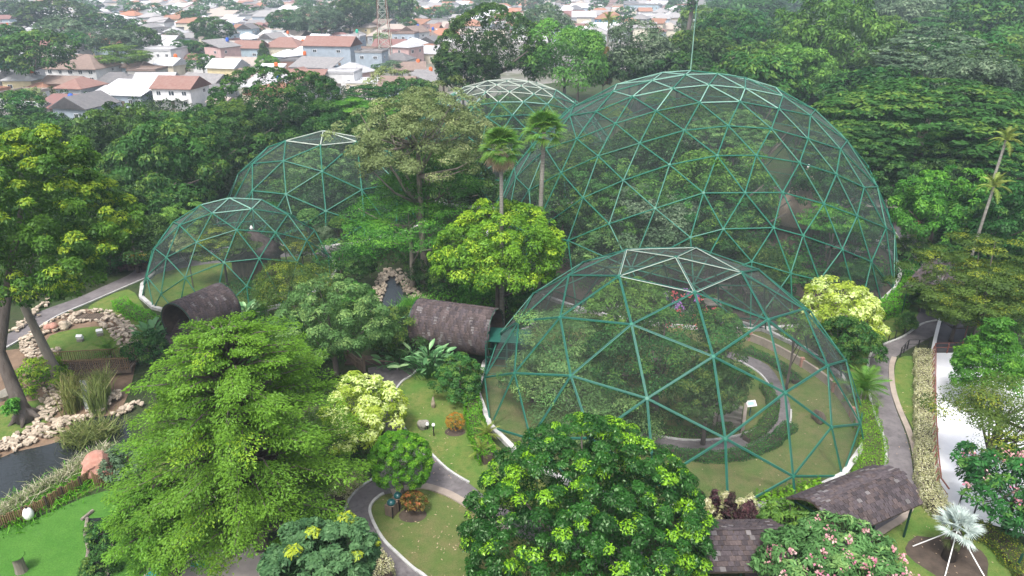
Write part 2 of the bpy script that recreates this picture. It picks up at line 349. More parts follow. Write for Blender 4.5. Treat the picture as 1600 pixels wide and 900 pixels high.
SEED = [100]
def hero(name, P, R, Rz, kind, mt, n, leaf, label, cat='tree', group=None, trunk='bark', tr=None, limbs=8, lean=(0,0), flush=.1, part='crown', **kw):
    """unique tree: P = crown centre in the world; crown radii R (horizontal) and Rz"""
    SEED[0] += 1
    t = empty(name, (P[0]-lean[0], P[1]-lean[1], 0), 0, label, cat, group)
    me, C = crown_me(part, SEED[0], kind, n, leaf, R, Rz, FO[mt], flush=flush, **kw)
    link(part, me, t, (lean[0], lean[1], P[2]))
    if trunk:
        link('trunk', trunk_me(max(P[2]-.1*Rz, .3), tr or max(.12, R*.055), C, SEED[0], limbs, trunk, P[2], lean), t)
    return t
VAR = {}
def variant(kind, mt, lod):
    key = (kind, lod)
    if key not in VAR:
        n, leaf = {'n': (15000, .075), 'm': (8000, .10), 'f': (3200, .15), 'x': (900, .26)}[lod]
        if kind == 'umbrella': n = int(n*1.5); leaf *= .7
        if kind in ('rain','fine'): n = int(n*1.7); leaf *= .72
        VAR[key] = [crown_np(len(VAR)*7+i+1, kind, n, leaf, 1, .8 if kind not in('umbrella','layered') else .8, flush=.12) for i in range(2)]
        VAR[key] = [(v, {}) for v in VAR[key]]
    v, cache = VAR[key][rnd.randint(0, len(VAR[key])-1)]
    if mt not in cache:
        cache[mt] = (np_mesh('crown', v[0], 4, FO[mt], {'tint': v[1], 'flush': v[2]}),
                     None)
    return cache[mt][0]
TR = {}
def far_tree(P, R, Rz, kind, mt, lod, label, group=None, cat='tree', name='tree', tmat='bark'):
    t = empty(name, (P[0], P[1], 0), 0, label, cat, group)
    link('crown', variant(kind, mt, lod), t, (0,0,P[2]), (0,0,rnd.uniform(0,6.28)), (R, R, Rz/.8))
    k = (tmat, rnd.randint(0,1))
    if k not in TR:
        VV = variant(kind, mt, lod)
        g = np.random.default_rng(3+k[1]); C = g.normal(0,.45,(10,3)); C[:,2] = abs(C[:,2])*.2
        b = MB(); b.tube([(0,0,0),(.02,.02,.5),(-.01,.03,1.0)], [.06,.045,.03], 6)
        for q in C[:5]: b.tube([(0,0,.6),(q[0]*.5,q[1]*.5,.8),(q[0],q[1],1.05)], [.03,.02,.008], 4)
        TR[k] = b.me('trunk', M[tmat], smooth=True)
    link('trunk', TR[k], t, None, None, (R*.9, R*.9, P[2]))
    return t
def leafbox(name, pts, width, h, mt, leaf, dens, label, cat='hedge', z0=0.0, flush=.05, round_=.3, closed=False, group=None):
    """clipped hedge along a ground polyline: leafy skin over an added dark box that stops see-through"""
    SEED[0] += 1; g = np.random.default_rng(SEED[0]); P = [Vector((p[0],p[1],0)) for p in pts]
    if closed: P.append(P[0])
    Vs=[];T=[];FL=[]; core = MB()
    L = 0
    for a, b in zip(P[:-1], P[1:]):
        d = (b-a); ln = d.length
        if ln < .01: continue
        d /= ln; s = Vector((-d.y, d.x, 0)); n = int(ln*(width+2*h)*dens)
        if name != 'low_planting': core.box(((a+b)/2) + Vector((0,0,z0+h*.4)), (ln*.98, width*.66, h*.72), math.atan2(d.y,d.x))
        q = g.random((n,3)); per = width+2*h; u = q[:,1]*per
        x = np.where(u<h, -width/2, np.where(u<h+width, u-h-width/2, width/2)); z = np.where(u<h, u, np.where(u<h+width, h, per-u))
        nx = np.where(u<h,-1.,np.where(u<h+width,0,1.)); nz = np.where((u>=h)&(u<h+width),1.,.25)
        bul = 1+.10*np.sin((L+q[:,0]*ln)*2.3+nx)+.08*np.sin((L+q[:,0]*ln)*5.1)
        x = x*bul; z = z*(1+.07*np.sin((L+q[:,0]*ln)*3.1+x*3))
        jit = g.normal(0, leaf*.35, (n,3)) if name != 'low_planting' else g.normal(0, 1, (n,3))*[width*.16, width*.16, h*.16]
        base = np.array(a)[None]+np.array(d)[None]*(q[:,:1]*ln)+np.array(s)[None]*x[:,None]+np.array([0,0,1.])*(z[:,None]+z0)+jit
        N = np.array(s)[None]*nx[:,None]+np.array([0,0,1.])*nz[:,None]+g.normal(0,.45,(n,3)); N/=np.linalg.norm(N,axis=1)[:,None]
        t = g.normal(0,1,(n,3)); t -= N*(t*N).sum(1)[:,None]; t/=np.linalg.norm(t,axis=1)[:,None]; B=np.cross(N,t)
        l = leaf*g.uniform(.6,1.3,(n,1))
        Vs.append(np.stack([base-t*l*.5, base+B*l*.3, base+t*l*.5, base-B*l*.3],1).reshape(-1,3))
        T.append(np.clip(.5+g.normal(0,.25,n)+.15*np.sin((L+q[:,0]*ln)*1.7),0,1)); FL.append((g.random(n)<flush)*1.0); L += ln
    o = link(name, np_mesh(name, np.vstack(Vs), 4, FO[mt], {'tint':np.concatenate(T),'flush':np.concatenate(FL)}))
    tag(o, label, cat, group)
    if core.V: core.build('core_box', M['soil'], o)  # opaque dark box added inside the leaves to block the view through
    return o
def frond_pinnate(L=2.2, n=22, w=.55, arch=1.0, mt='palm', droop=.5):
    b = MB(); g = random.Random(n); pts = []
    for i in range(9):
        t = i/8; pts.append(Vector((L*t*(1-.12*t*arch), 0, arch*L*(.42*t - .72*t*t))))
    b.tube(pts, [.03*(1-.8*i/8)+.004 for i in range(9)], 4, a=.6)
    for k in range(n):
        t = .12 + .88*k/(n-1); f = t*8; i = min(int(f),7); p = pts[i].lerp(pts[i+1], f-i)
        ln = w*math.sin(math.pi*min(1,(.15+t*.85)))**.5*g.uniform(.85,1.1)
        for s in (-1,1):
            e = p + Vector((ln*.55, s*ln*.8, -droop*ln*g.uniform(.4,1))); q = Vector((.045*L/2,0,0))
            b.add([p-q, p+q, e], [(0,1,2)], 0, g.uniform(.3,1))
    return mesh('frond', b.V, b.F, FO[mt], None, False, {'tint': b.A, 'flush': [0]*len(b.F)})
def frond_fan(R=1.0, stalk=.9, n=22, mt='silver', spread=1.45, droop=.25):
    b = MB(); g = random.Random(n)
    b.tube([(0,0,0),(stalk*.6,0,.05*stalk),(stalk,0,0)], [.025,.02,.015], 4, a=.7)
    c_ = Vector((stalk,0,0))
    for k in range(n):
        a = -spread + 2*spread*k/(n-1); l = R*(1-.18*abs(a)/spread)*g.uniform(.9,1.05); da = spread/(n-1)*1.0
        d0 = Vector((math.cos(a-da), math.sin(a-da),0)); d1 = Vector((math.cos(a+da), math.sin(a+da),0)); dm = Vector((math.cos(a), math.sin(a),0))
        z = .035*R
        m0 = c_+d0*l*.55+Vector((0,0,-.05*droop)); m1 = c_+d1*l*.55+Vector((0,0,-.05*droop)); mm = c_+dm*l*.55+Vector((0,0,z)); e = c_+dm*l+Vector((0,0,-droop*l*g.uniform(.5,1.2)))
        b.add([c_, m0, mm, m1, e], [(0,1,2),(0,2,3),(1,4,2),(2,4,3)], 0, g.uniform(.2,1))
    return mesh('frond', b.V, b.F, FO[mt], None, False, {'tint': b.A, 'flush': [0]*len(b.F)})
def crown_fronds(t, me, n, z, el0=75, el1=-25, seed=0, sc=1.0, x=0, y=0, name='frond'):
    g = random.Random(seed)
    for i in range(n):
        az = i*2.39996 + g.uniform(-.2,.2); el = math.radians(el0 + (el1-el0)*(i/(n-1))**1.1 + g.uniform(-6,6))
        o = link(name, me, t, (x,y,z)); s = sc*g.uniform(.88,1.1); o.scale = (s,s,s)
        o.rotation_euler = (Matrix.Rotation(az,3,'Z') @ Matrix.Rotation(-el,3,'Y') @ Matrix.Rotation(g.uniform(-.4,.4),3,'X')).to_euler()

# ------------------------------------------------------------------ ground, lawns, paths
def flat(name, pts, z, m, kind='structure', holes=None, label=None, cat=None, parent=None):
    pts = [Vector((p[0], p[1], 0)) for p in pts]
    lists = [pts] + ([[Vector((q[0],q[1],0)) for q in h] for h in holes] if holes else [])
    tris = geometry.tessellate_polygon(lists); V = [v for l in lists for v in l]
    F = []
    for t in tris:
        a, b, c_ = (V[i] for i in t); F.append(t if (b-a).cross(c_-a).z > 0 else (t[0], t[2], t[1]))
    o = link(name, mesh(name, [(v.x, v.y, z) for v in V], F, m), parent)
    return tag(o, label, cat, None, kind)
def smooth_line(pts, sub=4, closed=False):
    P = [Vector((p[0], p[1], 0)) for p in pts]; n = len(P); out = []
    for i in range(n if closed else n-1):
        p0 = P[(i-1)%n] if closed or i>0 else P[0]; p1 = P[i]; p2 = P[(i+1)%n]; p3 = P[(i+2)%n] if closed or i+2<n else P[-1]
        for k in range(sub):
            t = k/sub; out.append(.5*((2*p1)+(p2-p0)*t+(2*p0-5*p1+4*p2-p3)*t*t+(3*p1-p0-3*p2+p3)*t**3))
    if not closed: out.append(P[-1])
    return out
def strip(name, line, w, h, m, z0=0.0, kind='structure', label=None, cat=None, parent=None, closed=False):
    """raised strip (kerb, wall) of rectangular section along a line"""
    n = len(line); V = []; F = []
    for i, p in enumerate(line):
        a = line[(i-1)%n] if closed else line[max(i-1,0)]; b = line[(i+1)%n] if closed else line[min(i+1,n-1)]
        d = (b-a).normalized(); s = Vector((-d.y, d.x, 0))*w/2
        V += [(p.x-s.x, p.y-s.y, z0), (p.x+s.x, p.y+s.y, z0), (p.x+s.x, p.y+s.y, z0+h), (p.x-s.x, p.y-s.y, z0+h)]
    for i in range(n if closed else n-1):
        j = (i+1)%n
        for k in range(4): F.append((i*4+k, i*4+(k+1)%4, j*4+(k+1)%4, j*4+k))
    if not closed: F += [(3,2,1,0), tuple((n-1)*4+k for k in range(4))]
    o = link(name, mesh(name, V, F, m), parent); return tag(o, label, cat, None, kind)
def SG(pts, sub=4, closed=False): return smooth_line(GP(pts), sub, closed)

flat('ground', [(-3500,-60),(3500,-60),(3500,5000),(-3500,5000)], 0, M['ground'])
flat('town_ground', [(-1500,150),(-90,150),(-70,165),(-45,172),(-12,190),(2,230),(40,260),(70,330),(150,420),(600,900),(2500,2500),(-2500,2500)], .02, M['town_ground'])

# front lawns
lawn1 = SG([(645,586),(628,597),(616,618),(622,650),(638,678),(664,700),(698,733),(735,757),(790,790),(900,800),(770,690),(750,640),(752,590),(720,570),(680,570)], 3, True)
flat('lawn', lawn1, .006, M['lawn'])
lawn2 = SG([(606,772),(655,762),(690,770),(722,786),(800,835),(1000,930),(840,1010),(700,930),(668,905),(645,888),(620,865),(600,845),(585,820),(578,800),(582,786),(594,775)], 3, True)
flat('lawn', lawn2, .006, M['lawn_dry'])
# centre path
pa = SG([(575,575),(650,568),(662,560),(690,545),(705,556),(660,575),(645,586),(628,597),(616,618),(622,650),(638,678),(664,700),(698,733),(735,757),(800,800),(1000,860),(1000,900),(800,835),(722,786),(690,770),(655,762),(606,772),(594,775),(582,786),(578,800),(585,820),(600,845),(620,865),(645,888),(668,905),(720,960),(640,980),(604,900),(575,860),(548,830),(540,800),(548,780),(562,764),(588,748),(602,725),(606,690),(596,650),(604,620),(596,598)], 3, True)
flat('path', pa, .012, M['asphalt'])
strip('kerb', SG([(662,566),(645,586),(628,597),(616,618),(622,650),(638,678),(664,700),(698,733),(733,755)]), .16, .12, M['kerb'])
strip('kerb', SG([(600,772),(594,775),(582,786),(578,800),(585,820),(600,845),(620,865),(645,888),(668,905),(720,960)]), .18, .12, M['kerb'])
strip('kerb', SG([(612,770),(655,760),(690,768),(722,784),(800,835)]), .55, .10, M['concrete'])
strip('kerb', SG([(588,746),(562,763),(546,781),(539,801),(548,832),(575,861)]), .14, .12, M['kerb'])
strip('kerb', SG([(600,560),(620,576),(619,574)]), .14, .12, M['kerb'])
# right path and its lawns
rl = [(1470,500),(1440,507),(1412,526),(1385,537),(1367,546),(1359,557),(1356,575),(1357,600),(1361,630),(1370,657),(1379,680),(1384,705),(1383,740),(1370,790),(1300,850),(1180,880)]
rr_ = [(1180,905),(1330,860),(1410,800),(1427,765),(1427,740),(1421,700),(1412,670),(1400,640),(1392,612),(1390,590),(1391,572),(1398,559),(1425,543),(1452,528),(1480,512)]
flat('path', SG(rl+rr_, 3, True), .012, M['asphalt'])
strip('kerb', SG(rl[:13]), .18, .12, M['kerb'])
strip('verge', SG([(1397,559),(1393,572),(1393,590),(1396,612),(1405,640),(1418,670),(1428,700),(1434,740),(1433,768),(1415,805),(1385,826),(1330,862)]), .42, .10, M['concrete'])
flat('lawn', SG([(1404,560),(1432,560),(1433,600),(1434,700),(1440,770),(1480,800),(1560,860),(1600,920),(1560,1000),(1350,960),(1330,880),(1385,834),(1415,812),(1438,772),(1440,740),(1434,700),(1424,665),(1410,640),(1400,612),(1397,590)], 3, True), .006, M['lawn'])
flat('lawn', SG([(1356,575),(1357,600),(1361,630),(1370,657),(1379,680),(1384,705),(1383,740),(1320,760),(1345,700),(1335,640),(1320,560),(1300,500),(1340,520),(1385,500),(1440,430),(1462,440),(1440,500),(1412,520),(1385,532),(1362,545)], 3, True), .006, M['lawn'])
# dark path behind the big dome
dl = [(1380,345),(1397,362),(1417,390),(1437,410),(1448,428),(1452,450),(1440,480),(1430,507)]
dr = [(1470,507),(1478,480),(1480,450),(1475,425),(1460,405),(1440,385),(1417,366),(1392,345)]
flat('path', SG(dl+dr, 3, True), .010, M['path_dark'])
strip('kerb', SG(dl[:6]), .15, .12, M['kerb'])
# left path
la = [(-60,560),(25,515),(60,488),(120,466),(160,448),(200,430),(228,414),(300,398),(400,390),(520,385)]
lb = [(520,395),(400,405),(300,416),(232,432),(200,446),(140,472),(97,490),(70,505),(29,532),(-60,585)]
flat('path', SG(la+lb, 3, True), .010, M['asphalt'])
strip('kerb', SG([(232,433),(200,447),(140,473),(97,491),(70,506),(29,533),(-20,560)]), .16, .12, M['kerb'])
# bare soil and grass round the pond
flat('soil_patch', SG([(-60,560),(30,545),(80,500),(150,480),(200,490),(215,540),(190,640),(120,660),(90,690),(0,715),(-60,730)], 3, True), .004, M['dirt'])
flat('grass_patch', SG([(78,525),(130,512),(170,512),(188,530),(196,555),(150,560),(95,562),(74,552)], 3, True), .010, M['lawn'])
flat('lawn', SG([(140,478),(200,452),(225,480),(245,500),(240,540),(212,545),(200,515),(178,492),(150,488)], 3, True), .008, M['lawn'])
flat('lawn', SG([(-40,695),(60,668),(90,640),(60,625),(-40,650)], 3, True), .008, M['lawn'])
flat('bank', SG([(-30,830),(0,797),(60,772),(125,735),(160,712),(200,695),(260,700),(250,740),(190,745),(128,775),(40,812),(-30,840)], 3, True), .008, M['lawn'])
pond = SG([(-60,735),(0,716),(25,706),(75,695),(102,685),(118,668),(150,652),(190,652),(205,680),(188,697),(155,707),(125,727),(90,747),(50,772),(-60,815)], 3, True)
flat('water', pond, .014, M['water'])
flat('water', SG([(606,425),(614,426),(628,452),(642,468),(652,495),(640,505),(600,500),(588,480),(597,455)], 3, True), .016, M['water'])
flat('turf', SG([(-60,845),(40,818),(130,778),(200,765),(320,790),(330,900),(320,1000),(-80,1000)], 2, True), .02, M['turf'])
flat('channel_water', GP([(136,811),(176,808),(175,850),(172,920),(128,920),(138,850)]), .03, M['water'])
flat('paving', SG([(225,900),(240,885),(262,868),(330,860),(430,850),(470,900),(470,960),(225,960)], 3, True), .035, M['pavers'])
flat('blue_marking', SG([(225,905),(240,887),(256,874),(262,880),(250,893),(246,905)], 3, True), .040, M['blue_paint'])
flat('blue_marking', GP([(300,878),(327,876),(326,888),(298,886)]), .040, M['blue_paint'])
flat('paving', SG([(240,770),(270,750),(330,770),(340,800),(270,800)], 3, True), .035, M['pavers'])
flat('white_floor', GP([(1458,552),(1600,552),(1760,560),(1760,860),(1600,835),(1540,818),(1500,800),(1470,780),(1462,765)]), .05, M['white_floor'])
flat('terrace', GP([(1466,505),(1500,500),(1510,520),(1515,551),(1458,551)]), .045, M['path_dark'])
strip('retaining_wall', GP([(1468,502),(1461,530),(1455,560),(1453,600),(1454,700),(1458,768)]), .3, .35, M['white_paint'], kind=None, label='low white wall between the variegated hedge and the white floor', cat='wall')

# front dome inner path, drawn as a curved band
po = [(1060,690),(983,679),(1029,697),(1067,704),(1146,707),(1202,688),(1230,669),(1236,641),(1225,609),(1200,571),(1155,553),(1090,545)]
pi_ = [(1090,556),(1150,562),(1183,581),(1202,604),(1208,637),(1190,665),(1141,684),(1067,688),(992,672),(940,655)]
flat('path', SG([(930,662),(983,679),(1029,697),(1067,704),(1146,707),(1202,688),(1230,669),(1236,641),(1225,609),(1200,571),(1155,553),(1090,545)]+pi_, 3, True), .012, M['asphalt'])
strip('kerb', SG(pi_[1:]), .14, .12, M['kerb'])
strip('kerb', SG([(1236,641),(1232,668),(1204,690),(1148,709)]), .12, .12, M['kerb'])

# ------------------------------------------------------------------ geodesic domes
def dome(name, c, zc, R, nodes, nbase, phase, step, strut, label, pale_y, rs=.07, cov='net', apex_mast=False, white=55, free=True):
    """nodes: (polar angle, azimuth) of the measured joints; the rest of the cap is relaxed evenly"""
    g = np.random.default_rng(5)
    U = lambda th, az: np.array([math.sin(math.radians(th))*math.cos(math.radians(az)), math.sin(math.radians(th))*math.sin(math.radians(az)), math.cos(math.radians(th))])
    zb = -zc/R; tb = math.degrees(math.acos(zb)); fix = [U(*n) for n in nodes if n[0] < tb-3]; ring = [U(tb, phase+360*i/nbase) for i in range(nbase)]
    F0 = np.array(fix+ring); s = math.radians(step)
    N = int(2*math.pi/(.866*s*s)); k = np.arange(N)+.5; z = k/N; a = math.pi*(1+5**.5)*k
    P = np.stack([np.sqrt(1-z*z)*np.cos(a), np.sqrt(1-z*z)*np.sin(a), z], 1)
    dd = np.arccos(np.clip(P@F0.T, -1, 1)).min(1); P = P[(dd > .72*s) & (P[:,2] > zb+.35*s)]
    if not free: P = P[:0]
    for it in range(300 if free else 0):
        if it in (60, 120, 180, 230):
            Q = np.vstack([P, F0]); dq = np.arccos(np.clip(P@Q.T, -1, 1)) + 9*(np.arange(len(Q))[None] <= np.arange(len(P))[:,None]); P = P[dq.min(1) > (.70+it/900)*s]
        Q = np.vstack([P, F0]); D = P[:,None]-Q[None]; r = np.linalg.norm(D, axis=2)+1e-9; r[r<1e-6] = 9
        f = (D/r[:,:,None]*np.maximum(0, 1.55*s-r)[:,:,None]**1.5).sum(1)
        P = P + f*.5*(1-it/330); P[:,2] = np.maximum(P[:,2], zb+.3*s); P /= np.linalg.norm(P, axis=1)[:,None]
    Q = np.vstack([F0, P])
    bm = bmesh.new(); vs = [bm.verts.new(q) for q in Q]; bm.verts.index_update()
    bmesh.ops.convex_hull(bm, input=vs); bm.verts.ensure_lookup_table()
    idx = {v: i for i, v in enumerate(bm.verts)}
    X = [np.array(v.co) for v in bm.verts]
    tris = [[idx[v] for v in f.verts] for f in bm.faces if not all(v.co.z < zb+.01 for v in f.verts)]
    edges = sorted({tuple(sorted((t[i], t[(i+1)%3]))) for t in tris for i in range(3)})
    bm.free()
    t = empty(name, (c[0], c[1], zc), 0, label, 'geodesic dome')
    camv = np.array([0-c[0], 0-c[1], CAMH-zc]); camv = camv/np.linalg.norm(camv)
    up = Vector((0,0,1)); ims = {}
    def strut_me(m, twin):
        b = MB()
        if twin:
            b.tube([(-.058,0,0),(-.058,0,1)], .031, 6); b.tube([(.058,0,0),(.058,0,1)], .031, 6); b.box((0,.045,.5),(.085,.03,1), m=1)
        else: b.tube([(0,0,0),(0,0,1)], rs, 6)
        return b.me('strut', [m, M['green_dark']], False)
    for nm, m in (('g', M['green_steel']), ('p', M['pale_steel']), ('m', M['mid_steel'])): ims[nm] = strut_me(m, strut)
    es = []
    for a, b in edges:
        if X[a][2] < zb+.01 and X[b][2] < zb+.01 and False: continue
        es.append((-(np.dot((X[a]+X[b])/2, camv)), a, b))
    es.sort(); rest = MB()
    for n_, (q, a, b) in enumerate(es):
        A = Vector(X[a])*R; B = Vector(X[b])*R; d = B-A; L = d.length
        zz = (X[a][2]+X[b][2])/2; hi = math.degrees(math.acos(min(1,zz)))
        if n_ < 290:
            key = 'p' if hi < pale_y else ('m' if hi < white and rnd.random() < .6 else 'g')
            nr = ((A+B)/2).normalized(); zax = d.normalized(); xax = nr.cross(zax).normalized(); yax = zax.cross(xax)
            o = link('strut', ims[key], t); mt = Matrix((xax, yax, zax)).transposed().to_4x4()
            sc = Matrix.Diagonal((1,1,L,1)); mt.translation = A; o.matrix_local = mt @ sc
        else: rest.tube([A, B], rs*(1.2 if strut else 1), 4, cap=False)
    if rest.V: o = rest.build('far_struts', M['green_steel'], t); o['kind'] = 'stuff'
    hb = MB()
    for x in X:
        if x[2] > zb+.02 and np.dot(x, camv) > -.2: p = Vector(x)*R; hb.tube([p*.994, p*1.004], rs*2.1, 8)
    o = hb.build('joints', M['green_steel'], t); o['kind'] = 'stuff'
    link('netting', mesh('netting', [tuple(x*(R-.13)) for x in X], tris, M[cov]), t)
    line = [Vector(q)*(R*1.004) for q in ring]; line = [Vector((v.x, v.y, 0)) for v in line]
    strip('base_kerb', line, .40, .32, M['kerb'], z0=-zc, parent=t, closed=True, kind=None)
    if apex_mast:
        p = Vector(U(5.0, 100))*R; b = MB(); b.tube([p, p+Vector((0,0,7.4))], [.07,.04], 6); b.tube([p+Vector((0,0,7.2)), p+Vector((0,0,8.3))], .02, 4); b.build('lightning_mast', M['mid_steel'], t)
    return t
# front dome: rings of 5, 10, 15 and 20 joints measured from its visible side
fn = [(0, 0)]; fr_rot = -85.6
for k_ in range(5):
    a0 = fr_rot + 72*k_
    fn += [(18, a0), (37.6, a0), (31, a0+36), (56.9, a0), (48.9, a0+24-1.4), (48.9, a0+48+1.4), (79, a0), (67.8, a0+18), (61, a0+36), (67.8, a0+54)]
big_n = [(5.4,-139),(16.4,-124.5),(27.3,-123.6),(38.4,-122.9),(48.8,-123.1),(59.5,-123.1),(5.0,-21.7),(13.2,-90.9),(22.7,-101.1),(33.3,-107.2),(43.5,-110.1),(54.5,-111.7),(5,100),
 (12.4,-7.2),(16.2,-56.8),(22.3,-75.4),(31.4,-88.5),(40.4,-94.7),(50,-99.1),(60.3,-101.8),(21.6,0.2),(22.8,-29.9),(26.6,-53.7),(32.9,-69.2),(40.4,-81),(49.8,-87.3),(58.1,-93.8),
 (31.3,-34),(37.3,-54.2),(43.2,-65.7),(50.1,-75.9),(58,-80.7),(65.2,-87),(42.5,-38.9),(47.8,-52.3),(53.9,-63.3),(60.3,-72.8),(68.2,-77.4),(53.2,-40.6),(58.5,-51.7),(64.8,-61.3),(70.5,-69.8),
 (64.7,-36.5),(69.7,-50.6),(13.5,-161.5),(22.9,-147.6),(33.6,-139),(43.8,-136),(54.9,-133.7),(65.5,-133.5),(12,129),(23.1,-173.6),(31.4,-158),(40.8,-151.6),(50.5,-146.8)]
left_n = [(16.8,-107),(16.9,-26),(34,9.5),(31.6,-141),(31.5,-65.8),(39.3,-31.4),(52,-8.3),(39.2,-102.2),(51.5,-78.3),(52.1,-54.7),(60.1,-29.9),(51.3,-124.7),(51.1,-149.6),(60.1,-103.4),(66,-66.2),(71.6,-120.2),(66.4,-141),(12.5,112),(23.4,59),(21.6,163.9),(54,20),(69,6.8)]
mid_n = [(17.3,-79.1),(36.4,-78),(57,-77.3),(17.9,-161.7),(30.4,-115.3),(48.7,-100.8),(37.4,-153.3),(49.3,-126.7),(48.7,-54.2),(65.2,-58.3),(65,-93),(48.1,-170.7),(29.5,178.2),(12,100),(19.5,-15.3)]
back_n = [(25.4,-166.4),(15.9,-157.9),(10.6,-117),(12.1,-58.6),(17.8,-26.5),(25.5,-33.4),(34.6,-34.7),(25.8,-143.3),(18.9,-120.7),(18.1,-86.7),(21.2,-55.7),(29.8,-120.5),(26.6,-98.4),(26.6,-74.1),(29.5,-51.7),(36.4,-104.4),(34.9,-86),(35.4,-67.4),(42.5,-77.9),(38.7,-52.6),(42.3,-92),(3.7,-94.2),(9.5,-2)]
dome('front_aviary', (12.8,52.91), -4.57, 16.29, fn, 20, fr_rot, 19, True, 'wire net aviary dome nearest the camera with bleached white struts at its crown', 21, cov='net2', rs=.06, white=0, free=False)
dome('great_aviary', (21.98,88.74), -4.34, 25.71, big_n, 36, -27, 10.4, False, 'largest geodesic aviary dome of green struts with a thin mast on top', 0, rs=.068, apex_mast=True, white=24)
dome('left_aviary', (-31.0,76.9), -1.57, 10.65, left_n, 18, -147, 20.5, False, 'small netted dome on the left beside the dark barrel tunnel', 14, rs=.062, white=26)
dome('middle_aviary', (-26.7,101.9), -4.5, 16.05, mid_n, 20, -79, 19.5, False, 'half hidden netted dome behind the small left dome', 22, rs=.085, white=0)
dome('back_aviary', (-.75,123.2), -4.5, 20.5, back_n, 34, 0, 10, False, 'netted dome at the back with whitish struts behind the tall palms', 24, rs=.075, white=32)

# ------------------------------------------------------------------ shingled roofs, walls, rails
def shingle_me(w, h, m):
    b = MB(); b.add([(-w/2,0,0),(w/2,0,0),(w/2,h,.0),(-w/2,h,.0),(-w/2,0,.035),(w/2,0,.035),(w/2,h,.012),(-w/2,h,.012)],
                    [(0,3,2,1),(4,5,6,7),(0,1,5,4),(2,3,7,6),(0,4,7,3),(1,2,6,5)]); return b.me('shingle', m)
def lay_shingles(t, P, nu, nv, w, h, mats, g, skip=0.0):
    """P(u,v) -> (point, across, up-slope, normal) on the roof; one shingle per cell, overlapping"""
    mes = [shingle_me(w*.97, h, m) for m in mats]; extra = MB(); sv = [((-w*.48,0,0),(w*.48,0,0),(w*.48,h,0),(-w*.48,h,0),(-w*.48,0,.035),(w*.48,0,.035),(w*.48,h,.012),(-w*.48,h,.012))]
    for j in range(nv):
        for i in range(nu):
            if g.random() < skip: continue
            u = (i+.5+(.5 if j%2 else 0)+g.uniform(-.08,.08))/nu
            if u > 1: continue
            p, ax, uy, nz = P(u, j/nv); R_ = Matrix((ax, uy, nz)).transposed()
            R_ = R_ @ Matrix.Rotation(g.uniform(-.05,.05),3,'Z') @ Matrix.Rotation(-.05-g.uniform(0,.06),3,'X')
            k = g.choices(range(len(mes)), [8,5,1][:len(mes)])[0]; mt = R_.to_4x4(); mt.translation = p + nz*.03; mt = mt @ Matrix.Diagonal((g.uniform(.85,1.05), g.uniform(.9,1.2), 1, 1))
            if t.get('n_', 0) < 290: t['n_'] = t.get('n_', 0)+1; o = link('shingle', mes[k], t); o.matrix_local = mt
            else: extra.add([mt @ Vector(v) for v in sv[0]], [(0,3,2,1),(4,5,6,7),(0,1,5,4),(2,3,7,6),(0,4,7,3),(1,2,6,5)], k)
    if extra.V: o = extra.build('shingles', list(mats), t); o['kind'] = 'stuff'
def barrel(name, c, rz, L, r, zc, nu, nv, label, back=False, mats=('shingle_brown','shingle')):
    """barrel vault tunnel along local X"""
    t = empty(name, (c[0], c[1], 0), rz, label, 'tunnel'); a0 = math.radians(-38); n = 20; V=[];F=[]
    for s, rr in ((0, r), (1, r-.12)):
        for i in range(n+1):
            a = a0 + (math.pi-2*a0)*i/n
            for x in (-L/2, L/2): V.append((x, rr*math.cos(a), zc+rr*math.sin(a)))
    o2 = 2*(n+1)
    for i in range(n):
        q = 2*i; F += [(q,q+1,q+3,q+2),(o2+q,o2+q+2,o2+q+3,o2+q+1),(q,q+2,o2+q+2,o2+q),(q+1,o2+q+1,o2+q+3,q+3)]
    F += [(0,o2,o2+1,1),(2*n,2*n+1,o2+2*n+1,o2+2*n)]
    link('vault', mesh('vault', V, F, M['soil']), t); g = random.Random(4)
    span = math.pi-2*a0
    for side, lo in ((1, math.pi-a0), (0, a0)):
        def P(u, v, side=side, lo=lo):
            a = lo + (1 if side == 0 else -1)*v*span/2; ca, sa = math.cos(a), math.sin(a)
            p = Vector(((u-.5)*L, r*ca, zc+r*sa)); nrm = Vector((0,ca,sa)); up = Vector((0,-sa,ca))*(1 if side==0 else -1); ax = up.cross(nrm)
            return p, ax, up, nrm
        lay_shingles(t, P, nu, nv, L/nu, r*span/2/nv*1.45, [M[k] for k in mats]+[M['lichen']], g)
    for x in (-L/2, L/2):
        b = MB(); b.tube([(x, (r+.03)*math.cos(a0+span*i/16), zc+(r+.03)*math.sin(a0+span*i/16)) for i in range(17)], .06, 5); b.build('rim', M['green_post'], t)
    for x in (-L/2+.3, L/2-.3):
        for s in (-1,1):
            b = MB(); b.box((x, s*(r*math.cos(a0)-.05), (zc+r*math.sin(a0))/2), (.14,.14,zc+r*math.sin(a0))); b.build('post', M['green_post'], t)
    return t
T1 = barrel('barrel_tunnel', G(322,525), math.radians(62), 5.4, 2.15, 2.3, 20, 14, 'dark shingled barrel tunnel with open end beside the small left dome')
T2 = barrel('barrel_tunnel', G(714,557), math.radians(-17), 7.4, 2.2, 2.9, 24, 13, 'dark shingled barrel tunnel between the big-leaf shrubs and the front dome')
